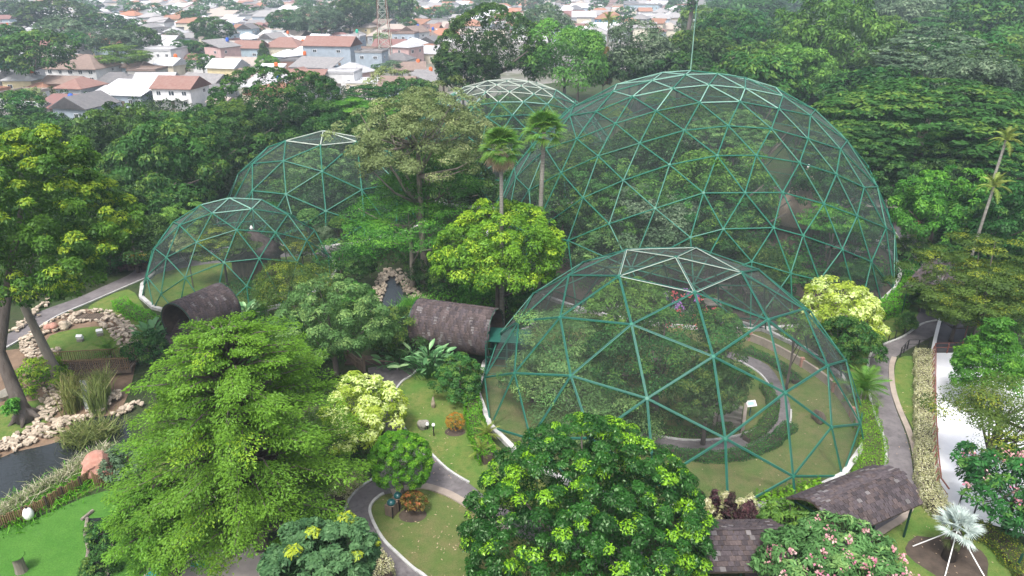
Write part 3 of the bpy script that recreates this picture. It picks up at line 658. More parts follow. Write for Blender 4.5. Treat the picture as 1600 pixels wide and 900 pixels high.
# dark shingled apron sloping down in the mouth of the left tunnel
b = MB(); b.box((0,0,0), (4.4,3.4,.12)); ap = b.build('sloping_roof', M['soil'])
ap.location = G(290,528,.9); ap.rotation_euler = (math.radians(28), 0, math.radians(-20)); tag(ap, 'sloping shingled roof apron in the mouth of the left tunnel', 'roof')
g_ = random.Random(9); lay_shingles(ap, lambda u, v: (Vector(((u-.5)*4.4, -1.7+3.4*v, .07)), Vector((1,0,0)), Vector((0,1,0)), Vector((0,0,1))), 12, 9, .37, .55, [M['shingle_brown'], M['shingle']], g_)

def gable(name, A, B, w, zr, ze, nu, nv, label, posts, arch=False, sides=(-1,1)):
    """walkway roof from A to B (ground points), ridge height zr, eave height ze; convex slope when arch"""
    A = Vector((A[0],A[1],0)); B = Vector((B[0],B[1],0)); d = B-A; L = d.length; rz = math.atan2(d.y, d.x)
    c = (A+B)/2; t = empty(name, c, rz, label, 'shelter'); V=[];F=[]; n=4
    prof = [(s*w/2*(k/n), zr-(zr-ze)*(k/n)**(1.6 if arch else 1)) for s in (1,) for k in range(n+1)]
    full = [(-y, z) for y, z in prof[::-1]] + prof[1:]
    for dz in (0, -.1):
        for y, z in full:
            for x in (-L/2, L/2): V.append((x, y, z+dz))
    m_ = len(full); o2 = 2*m_
    for i in range(m_-1):
        q = 2*i; F += [(q,q+1,q+3,q+2),(o2+q,o2+q+2,o2+q+3,o2+q+1),(q,q+2,o2+q+2,o2+q),(q+1,o2+q+1,o2+q+3,q+3)]
    F += [(0,o2,o2+1,1),(2*m_-2,2*m_-1,o2+2*m_-1,o2+2*m_-2)]
    link('roof', mesh('roof', V, F, M['soil']), t); g = random.Random(5)
    for s in sides:
        def P(u, v, s=s):
            f = 1-v*.98; e = 1.6 if arch else 1; y = s*w/2*f; z = zr-(zr-ze)*f**e
            f2 = max(f-.02,0); y2 = s*w/2*f2; z2 = zr-(zr-ze)*f2**e; up = Vector((0,y2-y,z2-z)).normalized()
            ax = Vector((-s,0,0)) if False else (Vector((1,0,0)) if s < 0 else Vector((-1,0,0))); nrm = ax.cross(up)
            return Vector(((u-.5)*L*1.0, y, z)), ax, up, nrm
        sl = math.hypot(w/2, zr-ze)
        lay_shingles(t, P, nu, nv, L/nu, sl/nv*1.4, [M['shingle'], M['shingle_brown'], M['lichen']], g)
    b = MB(); b.tube([(-L/2,0,zr+.05),(L/2,0,zr+.05)], .07, 6); b.build('ridge_cap', M['shingle'], t)
    for i in range(posts):
        x = -L/2+.35+(L-.7)*i/(posts-1)
        for s in (-1,1):
            b = MB(); b.box((x, s*w*.40, (ze+.05)/2), (.1,.1,ze+.05)); b.box((x, s*w*.2, ze+.12), (.08,w*.42,.08), tilt=Matrix.Rotation(-s*.2,3,'X')); b.build('post', M['green_post'], t)
    return t
gable('walkway_roof', G(1255,868), G(1384,812), 3.9, 3.9, 2.8, 20, 9, 'dark shingled walkway roof at the lower right with light green moss lines, standing over the path bend', 3, True)
gable('walkway_roof', G(1060,905), G(1215,903), 4.0, 3.6, 2.5, 18, 8, 'grey patched walkway roof between the round ficus and the pink frangipani', 3)
gable('walkway_roof', G(1438,500), G(1476,452), 4.6, 3.9, 2.9, 16, 8, 'dark shingled roof over the path behind the olive tree on the right', 3)
b = MB(); b.box((0,0,.5), (8.5,.2,1.0)); o = b.build('low_wall', M['concrete']); q = G(1130,893); o.location = (q.x,q.y,0); tag(o, 'low grey concrete wall under the patched walkway roof', 'wall')

def rail(name, pts, h, m, label, cat='railing', post_every=None, bars=(1.0,), r=.03, pm=None):
    P = [Vector((p[0],p[1],0)) for p in pts]; t = empty(name, P[0], 0, label, cat); o = P[0]
    for k in bars:
        b = MB(); b.tube([p-o+Vector((0,0,h*k)) for p in P], r, 5); b.build('rail', m, t)
    pm_ = MB(); pm_.box((0,0,h/2), (.07,.07,h)); me = pm_.me('post', pm or m)
    for a, b_ in zip(P[:-1], P[1:]):
        n = max(1, round((b_-a).length/(post_every or 1.2)))
        for i in range(n): link('post', me, t, a.lerp(b_, i/n)-o)
    link('post', me, t, P[-1]-o); return t
rail('handrail', GP([(1361,552),(1377,540),(1388,533),(1398,531)]), 1.0, M['black_steel'], 'black handrail on the left kerb where the right path bends', bars=(1,))
rail('handrail', GP([(1406,558),(1417,546),(1450,546)]), 1.0, M['black_steel'], 'black handrail at the top end of the variegated hedge', bars=(1,.55))
# rust red railing with slanting posts on the white floor
P_ = GP([(1459,560),(1458,640),(1461,720),(1466,768),(1478,785)], .05); t = empty('slanted_railing', (P_[0].x,P_[0].y,.05), 0, 'rust red railing with slanting dark posts along the white floor', 'railing')
b = MB(); top = [p-P_[0]+Vector((-.05,0,1.1)) for p in P_]; b.tube(top, .05, 6); b.build('rail', M['rust'], t)
b = MB(); b.tube([p-Vector((0,0,.45)) for p in top], .03, 6); b.build('rail', M['rust'], t)
pm = MB(); pm.tube([(-.45,0,0),(0,.35,1.1)], .04, 5); pme = pm.me('post', M['rust']); ln = 0
for a, b_ in zip(P_[:-1], P_[1:]):
    n = max(1, round((b_-a).length/1.0))
    for i in range(n): link('post', pme, t, a.lerp(b_, i/n)-P_[0])
rail('handrail', GP([(1458,553),(1500,552),(1515,500)]), 1.1, M['rust'], 'rust red rail closing the top end of the white floor', bars=(1,.6))
rail('handrail', GP([(1498,790),(1545,822),(1600,850)]), 1.0, M['black_steel'], 'black handrail under the frangipani at the right edge', bars=(1,))
# timber rail and bridge beside the shady junction
rail('timber_fence', GP([(540,560),(568,583)]), 1.1, M['wood'], 'weathered timber fence between the leafy tree and the golden shrub', bars=(1,.6,.2), post_every=.25)
b = MB(); q = G(571,590); b.tube([(0,0,0),(0,0,2.0)], .12, 8); b.lathe((0,0,2.0), [(.14,0),(.16,.1),(.05,.25)], 8); o = b.build('timber_post', M['wood']); o.location = (q.x,q.y,0); tag(o, 'timber post with pale cap beside the golden shrub', 'post')
b = MB(); A_ = G(555,560,1.0); B_ = G(618,566,1.0); b.tube([A_,B_], .06, 6); o = b.build('pole_rail', M['wood']); tag(o, 'long timber pole lying along the shaded basin edge', 'pole')
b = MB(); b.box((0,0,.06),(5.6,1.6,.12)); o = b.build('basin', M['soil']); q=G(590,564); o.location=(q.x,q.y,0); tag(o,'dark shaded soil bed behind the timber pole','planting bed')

# green entrance lobby between tunnel and front dome
t = empty('entrance_cage', G(795,575), math.radians(-8), 'dark green wire entrance cage joining the tunnel to the front dome', 'cage')
for x in (-1.8,0,1.8):
    for y in (-1.3,1.3):
        b = MB(); b.box((x,y,1.6),(.1,.1,3.2)); b.build('post', M['green_dark'], t)
for z in (.1,.9,1.7,2.5,3.2):
    for y in (-1.3,1.3): b = MB(); b.tube([(-1.8,y,z),(1.8,y,z)], .025, 4); b.build('crossbar', M['green_steel'], t)
b = MB(); b.box((0,0,3.22),(3.7,2.7,.04)); b.build('roof_sheet', M['green_dark'], t)
b = MB(); b.box((0,1.32,1.6),(3.6,.04,3.1)); b.build('back_panel', M['green_dark'], t)

# ------------------------------------------------------------------ pond surroundings
stone_mes = []
def make_stones():
    for k in range(5):
        g = random.Random(k); bm = bmesh.new(); bmesh.ops.create_icosphere(bm, subdivisions=1, radius=.5)
        for v in bm.verts: v.co = Vector((v.co.x*g.uniform(.8,1.25), v.co.y*g.uniform(.7,1.1), max(min(v.co.z,.28),-.3)*g.uniform(.75,1.0)))
        me = bpy.data.meshes.new('stone'); bm.to_mesh(me); bm.free(); me.materials.append(M['stone']); stone_mes.append(me)
make_stones()
def stonework(name, line, w, z, size, label, cat='stone edging', dens=1.0, maxn=285):
    size *= .85; line = [Vector((p[0],p[1],0)) for p in line]; t = empty(name, line[0], 0, label, cat); g = random.Random(len(label))
    Ls = [(b-a).length for a, b in zip(line[:-1], line[1:])]; tot = sum(Ls); n = min(maxn, int(tot*w/(size*size)*1.25*dens))
    for i in range(n):
        s = g.random()*tot; k = 0
        while s > Ls[k] and k < len(Ls)-1: s -= Ls[k]; k += 1
        a, b = line[k], line[k+1]; d = (b-a).normalized(); nn = Vector((-d.y,d.x,0)); r = g.uniform(-.5,.5)
        p = a + d*min(s,Ls[k]) + nn*r*w; sc = size*g.uniform(.8,1.5)
        o = link('stone', stone_mes[g.randint(0,4)], t, p-line[0]+Vector((0,0,z*(1-abs(r))+g.uniform(0,.12))))
        o.scale = (sc*1.15, sc*.9, sc*.75); o.rotation_euler = (g.uniform(-.3,.3), g.uniform(-.3,.3), g.uniform(0,6.3))
    return t
stonework('stone_edging', GP([(95,552),(62,558),(45,545),(50,528),(72,518),(100,512)]), 1.5, .3, .42, 'beige stone edging left of the small grass patch')
stonework('stone_edging', GP([(96,512),(112,508),(118,494),(140,489),(168,489),(176,498)]), .8, .3, .40, 'curved beige stones round the timber deck above the grass patch')
stonework('stone_edging', GP([(168,500),(186,512),(198,526),(205,545)]), 2.2, .4, .42, 'broad bank of flat stones right of the grass patch')
stonework('stone_edging', GP([(112,505),(140,503),(165,503)]), .4, .2, .32, 'thin row of stones in front of the timber deck', dens=1.4)
stonework('stone_edging', GP([(86,605),(78,640),(68,665),(30,688),(-30,708)]), 1.6, .2, .42, 'stone bank from the shrub down to the dark pond')
stonework('stone_edging', GP([(-30,718),(0,707),(40,690),(100,670),(108,655)]), 1.6, .25, .42, 'pale stones lining the far shore of the dark pond')
stonework('stone_edging', GP([(112,665),(128,655),(150,648),(175,630),(185,615)]), 1.1, .4, .45, 'stones beside the little waterfall')
stonework('stone_edging', GP([(175,655),(200,640),(225,632)]), 1.0, .3, .42, 'stones half hidden by the feathery tree near the reeds')
stonework('stone_edging', GP([(590,500),(586,475),(594,450),(602,428),(612,422)]), 1.3, .2, .42, 'stones on the left bank of the upper basin', dens=1.0)
stonework('stone_edging', GP([(620,424),(632,445),(648,462),(660,475)]), 1.6, .3, .45, 'stones on the right bank of the upper basin')
stonework('stone_edging', GP([(20,520),(50,500),(68,478),(82,470)]), 1.0, .3, .5, 'pale rocks above the left road under the mango tree', dens=.8)
stonework('stone_edging', GP([(30,535),(60,517),(90,500),(115,488)]), .7, .2, .42, 'stones strewn along the lower kerb of the left road', dens=.6)
def rock(p, s, m, label, seed=0, flatz=.7):
    g = random.Random(seed); bm = bmesh.new(); bmesh.ops.create_icosphere(bm, subdivisions=3, radius=1)
    for v in bm.verts:
        n = v.co.normalized(); k = 1+.16*math.sin(n.x*3.1+seed)+.14*math.sin(n.y*4.3+seed*2)+.10*math.sin(n.z*5+seed*3); v.co = Vector((n.x*s[0], n.y*s[1], n.z*s[2]))*k
        v.co += Vector((g.uniform(-1,1),g.uniform(-1,1),g.uniform(-1,1)))*.05*s[0]
    me = bpy.data.meshes.new('rock'); bm.to_mesh(me); bm.free(); me.materials.append(m)
    for p_ in me.polygons: p_.use_smooth = False
    o = link('rock', me, None, (p.x,p.y,s[2]*flatz)); o.rotation_euler = (0,0,seed); tag(o, label, 'rock')
rock(G(153,742), (1.0,1.3,.9), M['rock_red'], 'pink-brown boulder on the grassy bank by the bamboo fence', 1)
rock(G(82,517), (.55,.5,.5), M['rock_red'], 'square reddish rock beside the left road', 2)
rock(G(100,513), (.6,.5,.45), M['stone'], 'pale rounded rock right of the square reddish rock', 3)
rock(G(10,622), (1.0,.7,.5), M['wallconc'], 'grey boulder left of the mango trunk', 4)
rock(G(1278,658), (.5,.4,.6), M['wood'], 'weathered tree stump on the lawn inside the front dome', 5)
rock(G(660,668), (.45,.4,.35), M['wallconc'], 'small grey rock on the lawn left of the orange ball shrub', 6)
rock(G(677,637), (.18,.15,.5), M['stone'], 'thin pale standing stone in the middle of the upper lawn', 7)
rock(G(1290,868), (.9,.9,.2), M['soil'], 'hidden mound behind the pink frangipani', 8) if False else None
# floodlights on the grass patch
for i, (x, y, lb) in enumerate([(126,533,'pale box floodlight on the grass patch, nearer the bridge'), (157,524,'pale box floodlight on the grass patch, nearer the stone bank')]):
    t = empty('floodlight', G(x,y), .4*i, lb, 'floodlight'); b = MB(); b.box((0,0,.12),(.5,.4,.24)); b.build('base', M['wallconc'], t)
    b = MB(); b.box((0,0,.45),(.55,.3,.4), tilt=Matrix.Rotation(.5,3,'X')); b.build('lamp_body', M['white_paint'], t)
# timber deck and footbridge
t = empty('timber_deck', G(140,497), math.radians(5), 'small curved timber deck inside the stone ring', 'deck'); me = MB().box((0,0,.1),(.15,1.7,.08)).me('plank', M['wood'])
for i in range(22): link('plank', me, t, (-2.1+i*.2,0,.02*math.sin(i)), (0,0,0), (1, math.sin(math.pi*(i+2)/25)**.5, 1))
t = empty('footbridge', G(140,583), math.radians(7), 'bamboo footbridge over the stream with upright railings', 'bridge')
me = MB().box((0,0,.65),(.14,1.9,.07)).me('plank', M['wood'])
for i in range(38): link('plank', me, t, (-3.8+i*.205,0,0))
pm_ = MB().tube([(0,0,.65),(0,0,1.75)], .035, 5).me('baluster', M['bamboo'])
for y in (-.95,.95):
    for i in range(44): link('baluster', pm_, t, (-3.8+i*.177, y, 0))
    b = MB(); b.tube([(-3.9,y,1.75),(3.9,y,1.75)], .05, 6); b.tube([(-3.9,y,.85),(3.9,y,.85)], .04, 6); b.build('rail', M['bamboo'], t)
    b = MB(); b.box((0,y,.5),(7.8,.14,.3)); b.build('beam', M['wood'], t)
# waterfall
V=[];F=[]; A1=G(128,612); A2=G(140,612); B1=G(133,640); B2=G(150,644)
b = MB(); b.add([A1+Vector((0,0,1.1)),A2+Vector((0,0,1.1)),B2+Vector((0,0,.05)),B1+Vector((0,0,.05)),(A1+B1)/2+Vector((0,0,.75)),(A2+B2)/2+Vector((0,0,.75))],[(0,4,5,1),(4,3,2,5)]); o = b.build('waterfall', M['waterfall']); tag(o,'narrow waterfall running down between reeds into the pond','waterfall')
# bamboo screen between bank and turf
line = smooth_line(GP([(-30,838),(0,828),(40,812),(75,795),(100,780),(128,764),(150,748)]), 2); t = empty('bamboo_fence', line[0], 0, 'low brown bamboo screen fence between the grassy bank and the bright turf', 'fence')
me = MB().tube([(0,0,0),(0,0,.95)], .055, 5).me('bamboo_pole', M['bamboo']); tot=[(b-a).length for a,b in zip(line[:-1],line[1:])]; n=0; stuff=MB()
for a, b_, l in zip(line[:-1], line[1:], tot):
    k = max(1, int(l/.105))
    for i in range(k):
        p = a.lerp(b_, i/k)-line[0]; hh = rnd.uniform(.9,1.08)
        if n < 290: link('bamboo_pole', me, t, p+Vector((0,rnd.uniform(-.02,.02),0)), None, (1,1,hh)); n += 1
for j in range(0, len(line), 2): b = MB(); b.box(line[j]-line[0]+Vector((0,0,.5)), (.12,.12,1.05)); b.build('post', M['soil'], t)
t = empty('bamboo_fence', G(163,757), 0, 'short curved bamboo screen at the foot of the pink-brown boulder', 'fence')
for i in range(16): link('bamboo_pole', me, t, (math.cos(i*.18+3.6)*.9, math.sin(i*.18+3.6)*.7+.5, 0))
t = empty('bamboo_fence', G(203,730), 0, 'short piece of bamboo screen at the edge of the feathery tree', 'fence')
for i in range(14): link('bamboo_pole', me, t, (i*.11, -i*.04, 0))
# turf furniture
t = empty('log_stool', G(34,893), 0, 'upright log with a bright green top disc on the turf', 'log'); b = MB(); b.lathe((0,0,0), [(.34,0),(.3,.3),(.28,1.15)], 12); b.build('log', M['bark_pale'], t); b = MB(); b.lathe((0,0,1.15), [(.42,0),(.45,.03),(.42,.07)], 14); b.build('top_disc', M['turf'], t)
t = empty('white_urn', G(47,812), 0, 'white egg-shaped lamp on the turf against the bamboo fence', 'lamp'); b = MB(); b.lathe((0,0,0), [(.12,0),(.28,.25),(.32,.5),(.22,.8),(.1,.9)], 14); b.build('shade', M['white_paint'], t, True); b = MB(); b.lathe((0,0,.88), [(.06,0),(.06,.12)], 8); b.build('cap', M['black_steel'], t)
for nm, pts, lb in (('log_edging', [(137,812),(134,838),(139,862),(136,880),(130,905)], 'pale log edging on the left side of the dark channel'), ('log_edging', [(177,808),(178,835),(174,865),(168,900)], 'pale log edging on the right side of the dark channel'), ('log_edging', [(128,814),(146,800)], 'short pale log across the head of the dark channel')):
    P_ = GP(pts); t = empty(nm, P_[0], 0, lb, 'edging')
    for a, b_ in zip(P_[:-1], P_[1:]):
        q = MB(); q.tube([a-P_[0]+Vector((0,0,.12)), b_-P_[0]+Vector((0,0,.14))], .11, 6); q.build('log', M['bark_pale'], t)

# ------------------------------------------------------------------ bins, lamps, signs, sheds
def bins(p, rz, label, lid, n=3):
    t = empty('waste_bins', p, rz, label, 'bins'); w = .75
    for i in range(n):
        x = (i-(n-1)/2)*w
        b = MB(); b.box((x,0,.45),(w-.06,.6,.8)); b.build('box', M['wood'], t)
        for s in (-1,1): q = MB(); q.box((x+s*w/2,-.31,.45),(.06,.06,.95)); q.build('corner_post', M['black_steel'], t)
        q = MB(); q.lathe((x,0,.85), [(.30,0),(.28,.12),(.18,.24),(.05,.28)], 12); q.build('lid', lid, t, True)
    return t
bins(G(618,797), math.radians(64), 'timber waste bins with dark teal lids on the lawn beside the round green tree', M['rubber'], 2)
t = bins(G(217,421), math.radians(14), 'waste bins with a yellow roof beside the left road', M['rubber'])
b = MB(); b.box((0,.1,1.75),(2.3,.7,.08), tilt=Matrix.Rotation(.25,3,'X')); b.box((-1,.1,.9),(.07,.07,1.7)); b.box((1,.1,.9),(.07,.07,1.7)); b.build('roof', M['yellow_plastic'], t)
def bollard(p, label, h=.9, top=True):
    t = empty('garden_lamp', p, 0, label, 'garden lamp'); b = MB(); b.tube([(0,0,0),(0,0,h)], .05, 6); b.build('pole', M['black_steel'], t)
    if top: b = MB(); b.lathe((0,0,h), [(.10,0),(.14,.05),(.10,.18),(.02,.22)], 8); b.build('head', M['white_paint'], t)
bollard(G(678,681), 'thin garden lamp on the upper lawn left of the orange ball shrub')
bollard(G(668,671), 'stub garden lamp beside the small grey rock', .4)
bollard(G(1434,417), 'small garden lamp on the grass right of the great dome', 1.0)
t = empty('lamp_post', G(1586,892), 0, 'short leaning dark post at the bottom right corner', 'post'); b = MB(); b.tube([(0,0,0),(.1,0,1.3)], .08, 6); b.build('pole', M['green_post'], t)
t = empty('information_board', G(1171,650), math.radians(12), 'white and light blue information board inside the front dome', 'sign'); b = MB(); b.tube([(0,0,0),(0,0,1.0)], .05, 6); b.build('leg', M['green_dark'], t)
b = MB(); b.box((0,0,1.15),(.8,.06,.5), tilt=Matrix.Rotation(-.9,3,'X')); b.build('panel', M['white_paint'], t)
b = MB(); b.box((-.05,-.03,1.19),(.5,.03,.26), tilt=Matrix.Rotation(-.9,3,'X')); b.build('printed_picture', mat('light_blue_print', (.35,.6,.75), .6), t)
t = empty('warning_sign', G(1427,372), 0, 'small red and white signboard on a post in the dark gap beyond the great dome', 'sign'); b = MB(); b.tube([(0,0,0),(0,0,2.2)], .05, 6); b.build('post', M['wood'], t); b = MB(); b.box((0,0,2.2),(.9,.06,.5)); b.build('panel', mat('sign_red', (.4,.12,.1), .6), t)
# steps and low walls in the front dome
t = empty('steps', G(1138,668), math.radians(-20), 'concrete steps climbing from the inner path of the front dome', 'steps')
for i in range(5): b = MB(); b.box((0,i*.36,.085+.17*i/1.0*.9),(1.7,.4,.17*(i+1))); b.build('step', M['wallconc'], t)
for s in (-1,1): b = MB(); b.box((s*1.05,.9,.55),(.24,3.0,1.1)); b.build('side_wall', M['concrete'], t)
wl = SG([(1100,520),(1171,532),(1234,562),(1290,599),(1318,632),(1338,670)], 3)
ws = strip('low_wall', wl, .22, .75, M['concrete'], kind=None, label='curved low concrete wall along the right side inside the front dome', cat='wall')
pm_ = MB().box((0,0,.45),(.3,.3,.95)).me('pier', M['rock_red'])
for x, y in ((1171,532),(1252,573),(1302,612),(1330,652)): link('pier', pm_, ws, G(x,y))
# huts and platforms in the great dome
def hut(p, r, zw, zt, label, n=18, m='thatch'):
    t = empty('thatched_hut', p, 0, label, 'hut'); b = MB(); b.lathe((0,0,zw-.2), [(r,0),(r*.62,(zt-zw)*.4),(r*.28,(zt-zw)*.75),(.06,zt-zw+.1)], n); b.build('thatch_roof', M[m], t, True)
    b = MB(); b.lathe((0,0,0), [(r*.8,0),(r*.8,zw)], n); b.build('wall', M['wood'], t); b = MB(); b.lathe((0,0,zt-.2), [(.15,0),(.2,.15),(.05,.45)], 8); b.build('finial', M['white_paint'], t)
hut(G(1244,378), 3.8, 3.2, 10.0, 'tall conical thatched hut inside the great dome')
hut(G(1205,350), 3.0, 2.6, 5.6, 'lower brown round hut behind the tall conical one', m='shingle_brown')
hut(G(403,424), 3.4, 2.6, 5.4, 'dark round hut inside the small left dome', m='shingle_brown')
for (x,y,w_,l,rz,z,lb) in [(1342,400,4.5,1.0,-.35,3.0,'long pale metal sheet roof low on the right inside the great dome'),(1312,425,4.0,1.0,-.45,3.0,'short pale metal sheet roof nearest the golden shrub inside the great dome'),(1366,355,5,2.2,-.1,3.4,'grey sheet roof near the right rim inside the great dome'),(1318,332,5,2,-.1,4,'grey shed roof right of the conical hut inside the great dome'),(1180,485,3.2,2,0,2.6,'whitish sheet canopy seen through the crown of the front dome'),(1110,500,1.6,1.2,0,2.0,'small pale box roof seen through the front dome'),(1128,474,1.6,1.2,0,2.0,'pale little roof beside the inner fence behind the front dome')]:
    t = empty('sheet_canopy', G(x,y), rz, lb, 'canopy'); b = MB(); b.box((0,0,z),(w_,l,.08), tilt=Matrix.Rotation(.2,3,'X')); b.build('roof', M['wallconc'], t)
    for sx in (-1,1):
        for sy in (-1,1): b = MB(); b.box((sx*w_*.45,sy*l*.4,z/2),(.08,.08,z)); b.build('post', M['wood'], t)
# overhead cables at the upper left, radio mast
for i, (a, c_) in enumerate([((-150,48,13),(380,-12,19)), ((-150,60,12),(420,-2,18)), ((-150,82,11),(260,30,16))]):
    A_ = G(a[0],a[1],CAMH-7-a[2]*.15); B_ = G(c_[0],c_[1],CAMH-4.5+.2*i)
    A_ = Vector(ray(a[0],a[1])); B_ = Vector(ray(c_[0],c_[1])); A_ = Vector((0,0,CAMH))+A_*105; B_ = Vector((0,0,CAMH))+B_*150
    b = MB(); b.tube([A_.lerp(B_, k/8) - Vector((0,0,1.0*math.sin(math.pi*k/8))) for k in range(9)], .035, 4); o = b.build('power_cable', M['black_steel'])
    tag(o, ['upper dark overhead cable crossing the town at the top left','middle overhead cable crossing the town at the top left','lowest faint overhead cable over the town at the top left'][i], 'cable')
q = G(603,98); t = empty('radio_mast', q, 0, 'tall faded lattice radio mast among the houses', 'mast'); hb=3.4; H_=44
b = MB()
for sx in (-1,1):
    for sy in (-1,1): b.tube([(sx*hb/2*1.6,sy*hb/2*1.6,0),(sx*.5,sy*.5,H_)], .13, 4)
b.build('leg_frame', M['rust'], t); b = MB(); n=14
for i in range(n):
    z0=H_*i/n; z1=H_*(i+1)/n; w0=hb*.8*(1-i/n)+.5*(i/n); w1=hb*.8*(1-(i+1)/n)+.5*((i+1)/n)
    for s in (-1,1):
        b.tube([(-w0,s*w0,z0),(w1,s*w1,z1)],.08,3); b.tube([(w0,s*w0,z0),(-w1,s*w1,z1)],.08,3); b.tube([(s*w0,-w0,z0),(s*w1,w1,z1)],.08,3); b.tube([(s*w0,w0,z0),(s*w1,-w1,z1)],.08,3); b.tube([(-w0,s*w0,z0),(w0,s*w0,z0)],.07,3)
b.build('bracing', M['pale_steel'], t)

# ------------------------------------------------------------------ big individual trees near the camera
def at(px, py, z, w): P = G(px, py, z); return P, w/2*depth(P)/FPX
DOMES = [((12.8,52.91,-4.57),16.29), ((21.98,88.74,-4.34),25.71), ((-31.0,76.9,-1.57),10.65), ((-26.7,101.9,-4.5),16.05), ((-.75,123.2,-4.5),20.5)]
def inside(px, py, P, R, asp):
    """a tree kept in an aviary must stay under its net: slide it along its sight line and shrink it until it fits"""
    c_, rd = min(DOMES, key=lambda d: (P-Vector(d[0])).length - d[1]); c_ = Vector(c_); w = R/depth(P); best = None
    d = Vector(ray(px, py))
    for k in range(60):
        t = P.length and ((P-Vector((0,0,CAMH))).length/d.length)*(.85+k*.012); Q = Vector((0,0,CAMH))+d*t
        if Q.z < 1.2: break
        r_ = w*depth(Q); room = rd-.5-(Q-c_).length; sc = min(1, room/max(r_*.95, .01))
        if best is None or sc > best[0]+.01: best = (sc, Q, r_*max(sc,.35))
    return (best[1], best[2]) if best else (P, R)
def HT(name, px, py, z, w, asp, kind, mt, n, leaf, label, **kw):
    P, R = at(px, py, z, w)
    if name in ('dome_tree','flowering_tree'): P, R = inside(px, py, P, R, asp)
    if P.z < R*asp*.7: P = Vector((P.x, P.y, R*asp*.7))
    kw = kw; return hero(name, P, R, R*asp, kind, mt, n, leaf, label, **kw)
HT('ficus_tree', 922, 822, 4.2, 368, .84, 'tufted', 'ficus', 120000, .185, 'large round dark ficus with bright yellow-green tips at the bottom centre', nc=760, lump=.06, flush=.085)
def spray_tree(name, P0, R, h0, h1, n, nleaf, leaf, mt, label, seed=5, flush=.05, tr=.35):
    """tiered tree: long drooping horizontal sprays all round an upright stem"""
    g = np.random.default_rng(seed); t = empty(name, (P0[0],P0[1],0), 0, label, 'tree'); tb = MB()
    tb.tube([(0,0,-.1),(.15,.1,h1*.35),(-.1,.1,h1*.7),(0,0,h1*.97)], [tr*1.3,tr,tr*.6,.04], 9)
    Vs=[];T=[];FL=[]
    for k in range(n):
        f = ((k+.5)/n)**.85; z = h0+(h1-h0)*f; az = k*2.39996+g.normal(0,.25); ro = R*math.sqrt(max(0,1-f**1.75))*(.80+.2*min(1,f*5))*g.uniform(.62,1.14)+.5; ri = ro*g.uniform(.15,.5)
        rise = ro*g.uniform(.08,.34); dr = ro*g.uniform(.02,.16); d = np.array([math.cos(az),math.sin(az),0]); sd_ = np.array([-d[1],d[0],0])
        tb.tube([tuple(d*ri*.2+[0,0,z-.3*ro*.5]), tuple(d*ro*.5+[0,0,z+rise*.5]), tuple(d*ro*.92+[0,0,z+rise-dr])], [.05+.012*ro,.04,.012], 4)
        m = int(nleaf/n*(ro/R+.25)*.95); q = g.random(m); x = ri+(ro-ri)*q; wd = (.13*ro+.35)*np.sin(np.pi*np.clip(.12+.8*q,0,1))**.7
        sub = np.round(g.random(m)*7)/7; y = wd*(g.random(m)*2-1)*(.4+.6*sub); zz = z+rise*(q*1.6-q*q*.6)-dr*q**3-.14*(y/(wd+.01))**2*wd + g.normal(0,.05,m)-.18*(g.random(m)<.12)*g.random(m)
        P = d[None]*x[:,None]+sd_[None]*y[:,None]+np.array([0,0,1.])*zz[:,None]+g.normal(0,.06,(m,3))
        N = np.array([0,0,1.])+d[None]*.25+g.normal(0,.32,(m,3)); N/=np.linalg.norm(N,axis=1)[:,None]
        tt = d[None]+sd_[None]*np.sign(y)[:,None]*.7+g.normal(0,.35,(m,3))+[0,0,-.25]; tt-=N*(tt*N).sum(1)[:,None]; tt/=np.linalg.norm(tt,axis=1)[:,None]; B=np.cross(N,tt); l=leaf*g.uniform(.6,1.4,(m,1))
        Vs.append(np.stack([P-tt*l*.5,P+B*l*.22,P+tt*l*.5,P-B*l*.22],1).reshape(-1,3)); c_ = g.normal(0,.16); T.append(np.clip(.42+c_+.25*q+g.normal(0,.16,m),0,1)); fl = g.random()<flush*2; FL.append(((g.random(m)<.6)&fl&(q>.4))*g.uniform(.4,1,m))
    link('crown', np_mesh('crown', np.vstack(Vs), 4, FO[mt], {'tint':np.concatenate(T),'flush':np.concatenate(FL)}), t)
    tb.build('trunk', M['bark'], t, True); return t
pf = G(362, 505, 15.2); spray_tree('feathery_tree', (pf.x-.5, pf.y), 6.8, 2.2, 15.0, 270, 150000, .15, 'feather', 'wide feathery light green tree in front of the barrel tunnel')
q_ = G(248, 800, 4.5); spray_tree('feathery_tree', (q_.x, q_.y), 3.1, 1.2, 6.3, 110, 34000, .15, 'feather', 'lower feathery tree spreading over the turf beside the dark channel', 6, 0)
HT('mango_tree', 46, 362, 13.8, 285, 1.18, 'tufted', 'mango', 75000, .30, 'tall mango tree with yellow-green flushes at the left edge over the road', nc=330, lump=.2, flush=.16, trunk=None)
q = G(42, 655); t = empty('bare_trunk_tree', q, 0, 'thick grey double trunk rising from the soil patch under the mango crown', 'tree')
mg = G(46, 362, 13.8) - q
b = MB(); b.tube([(0,0,-.1),(-.25,.1,1.2),(-1.2,.9,5.5),(mg.x*.6-.7,mg.y*.6,11),(mg.x,mg.y,16)], [.85,.52,.42,.3,.15], 10)
for a_ in range(6): b.tube([(0,0,.9),(1.3*math.cos(a_),1.3*math.sin(a_),-.05)], [.4,.08], 6)
b.build('trunk', M['bark'], t, True)
b = MB(); b.tube([(.4,4.5,-.1),(-.2,4.7,2.5),(-1.6,5.2,8),(mg.x,mg.y+1,13)], [.6,.38,.3,.15], 9); b.build('trunk', M['bark_pale'], t, True)
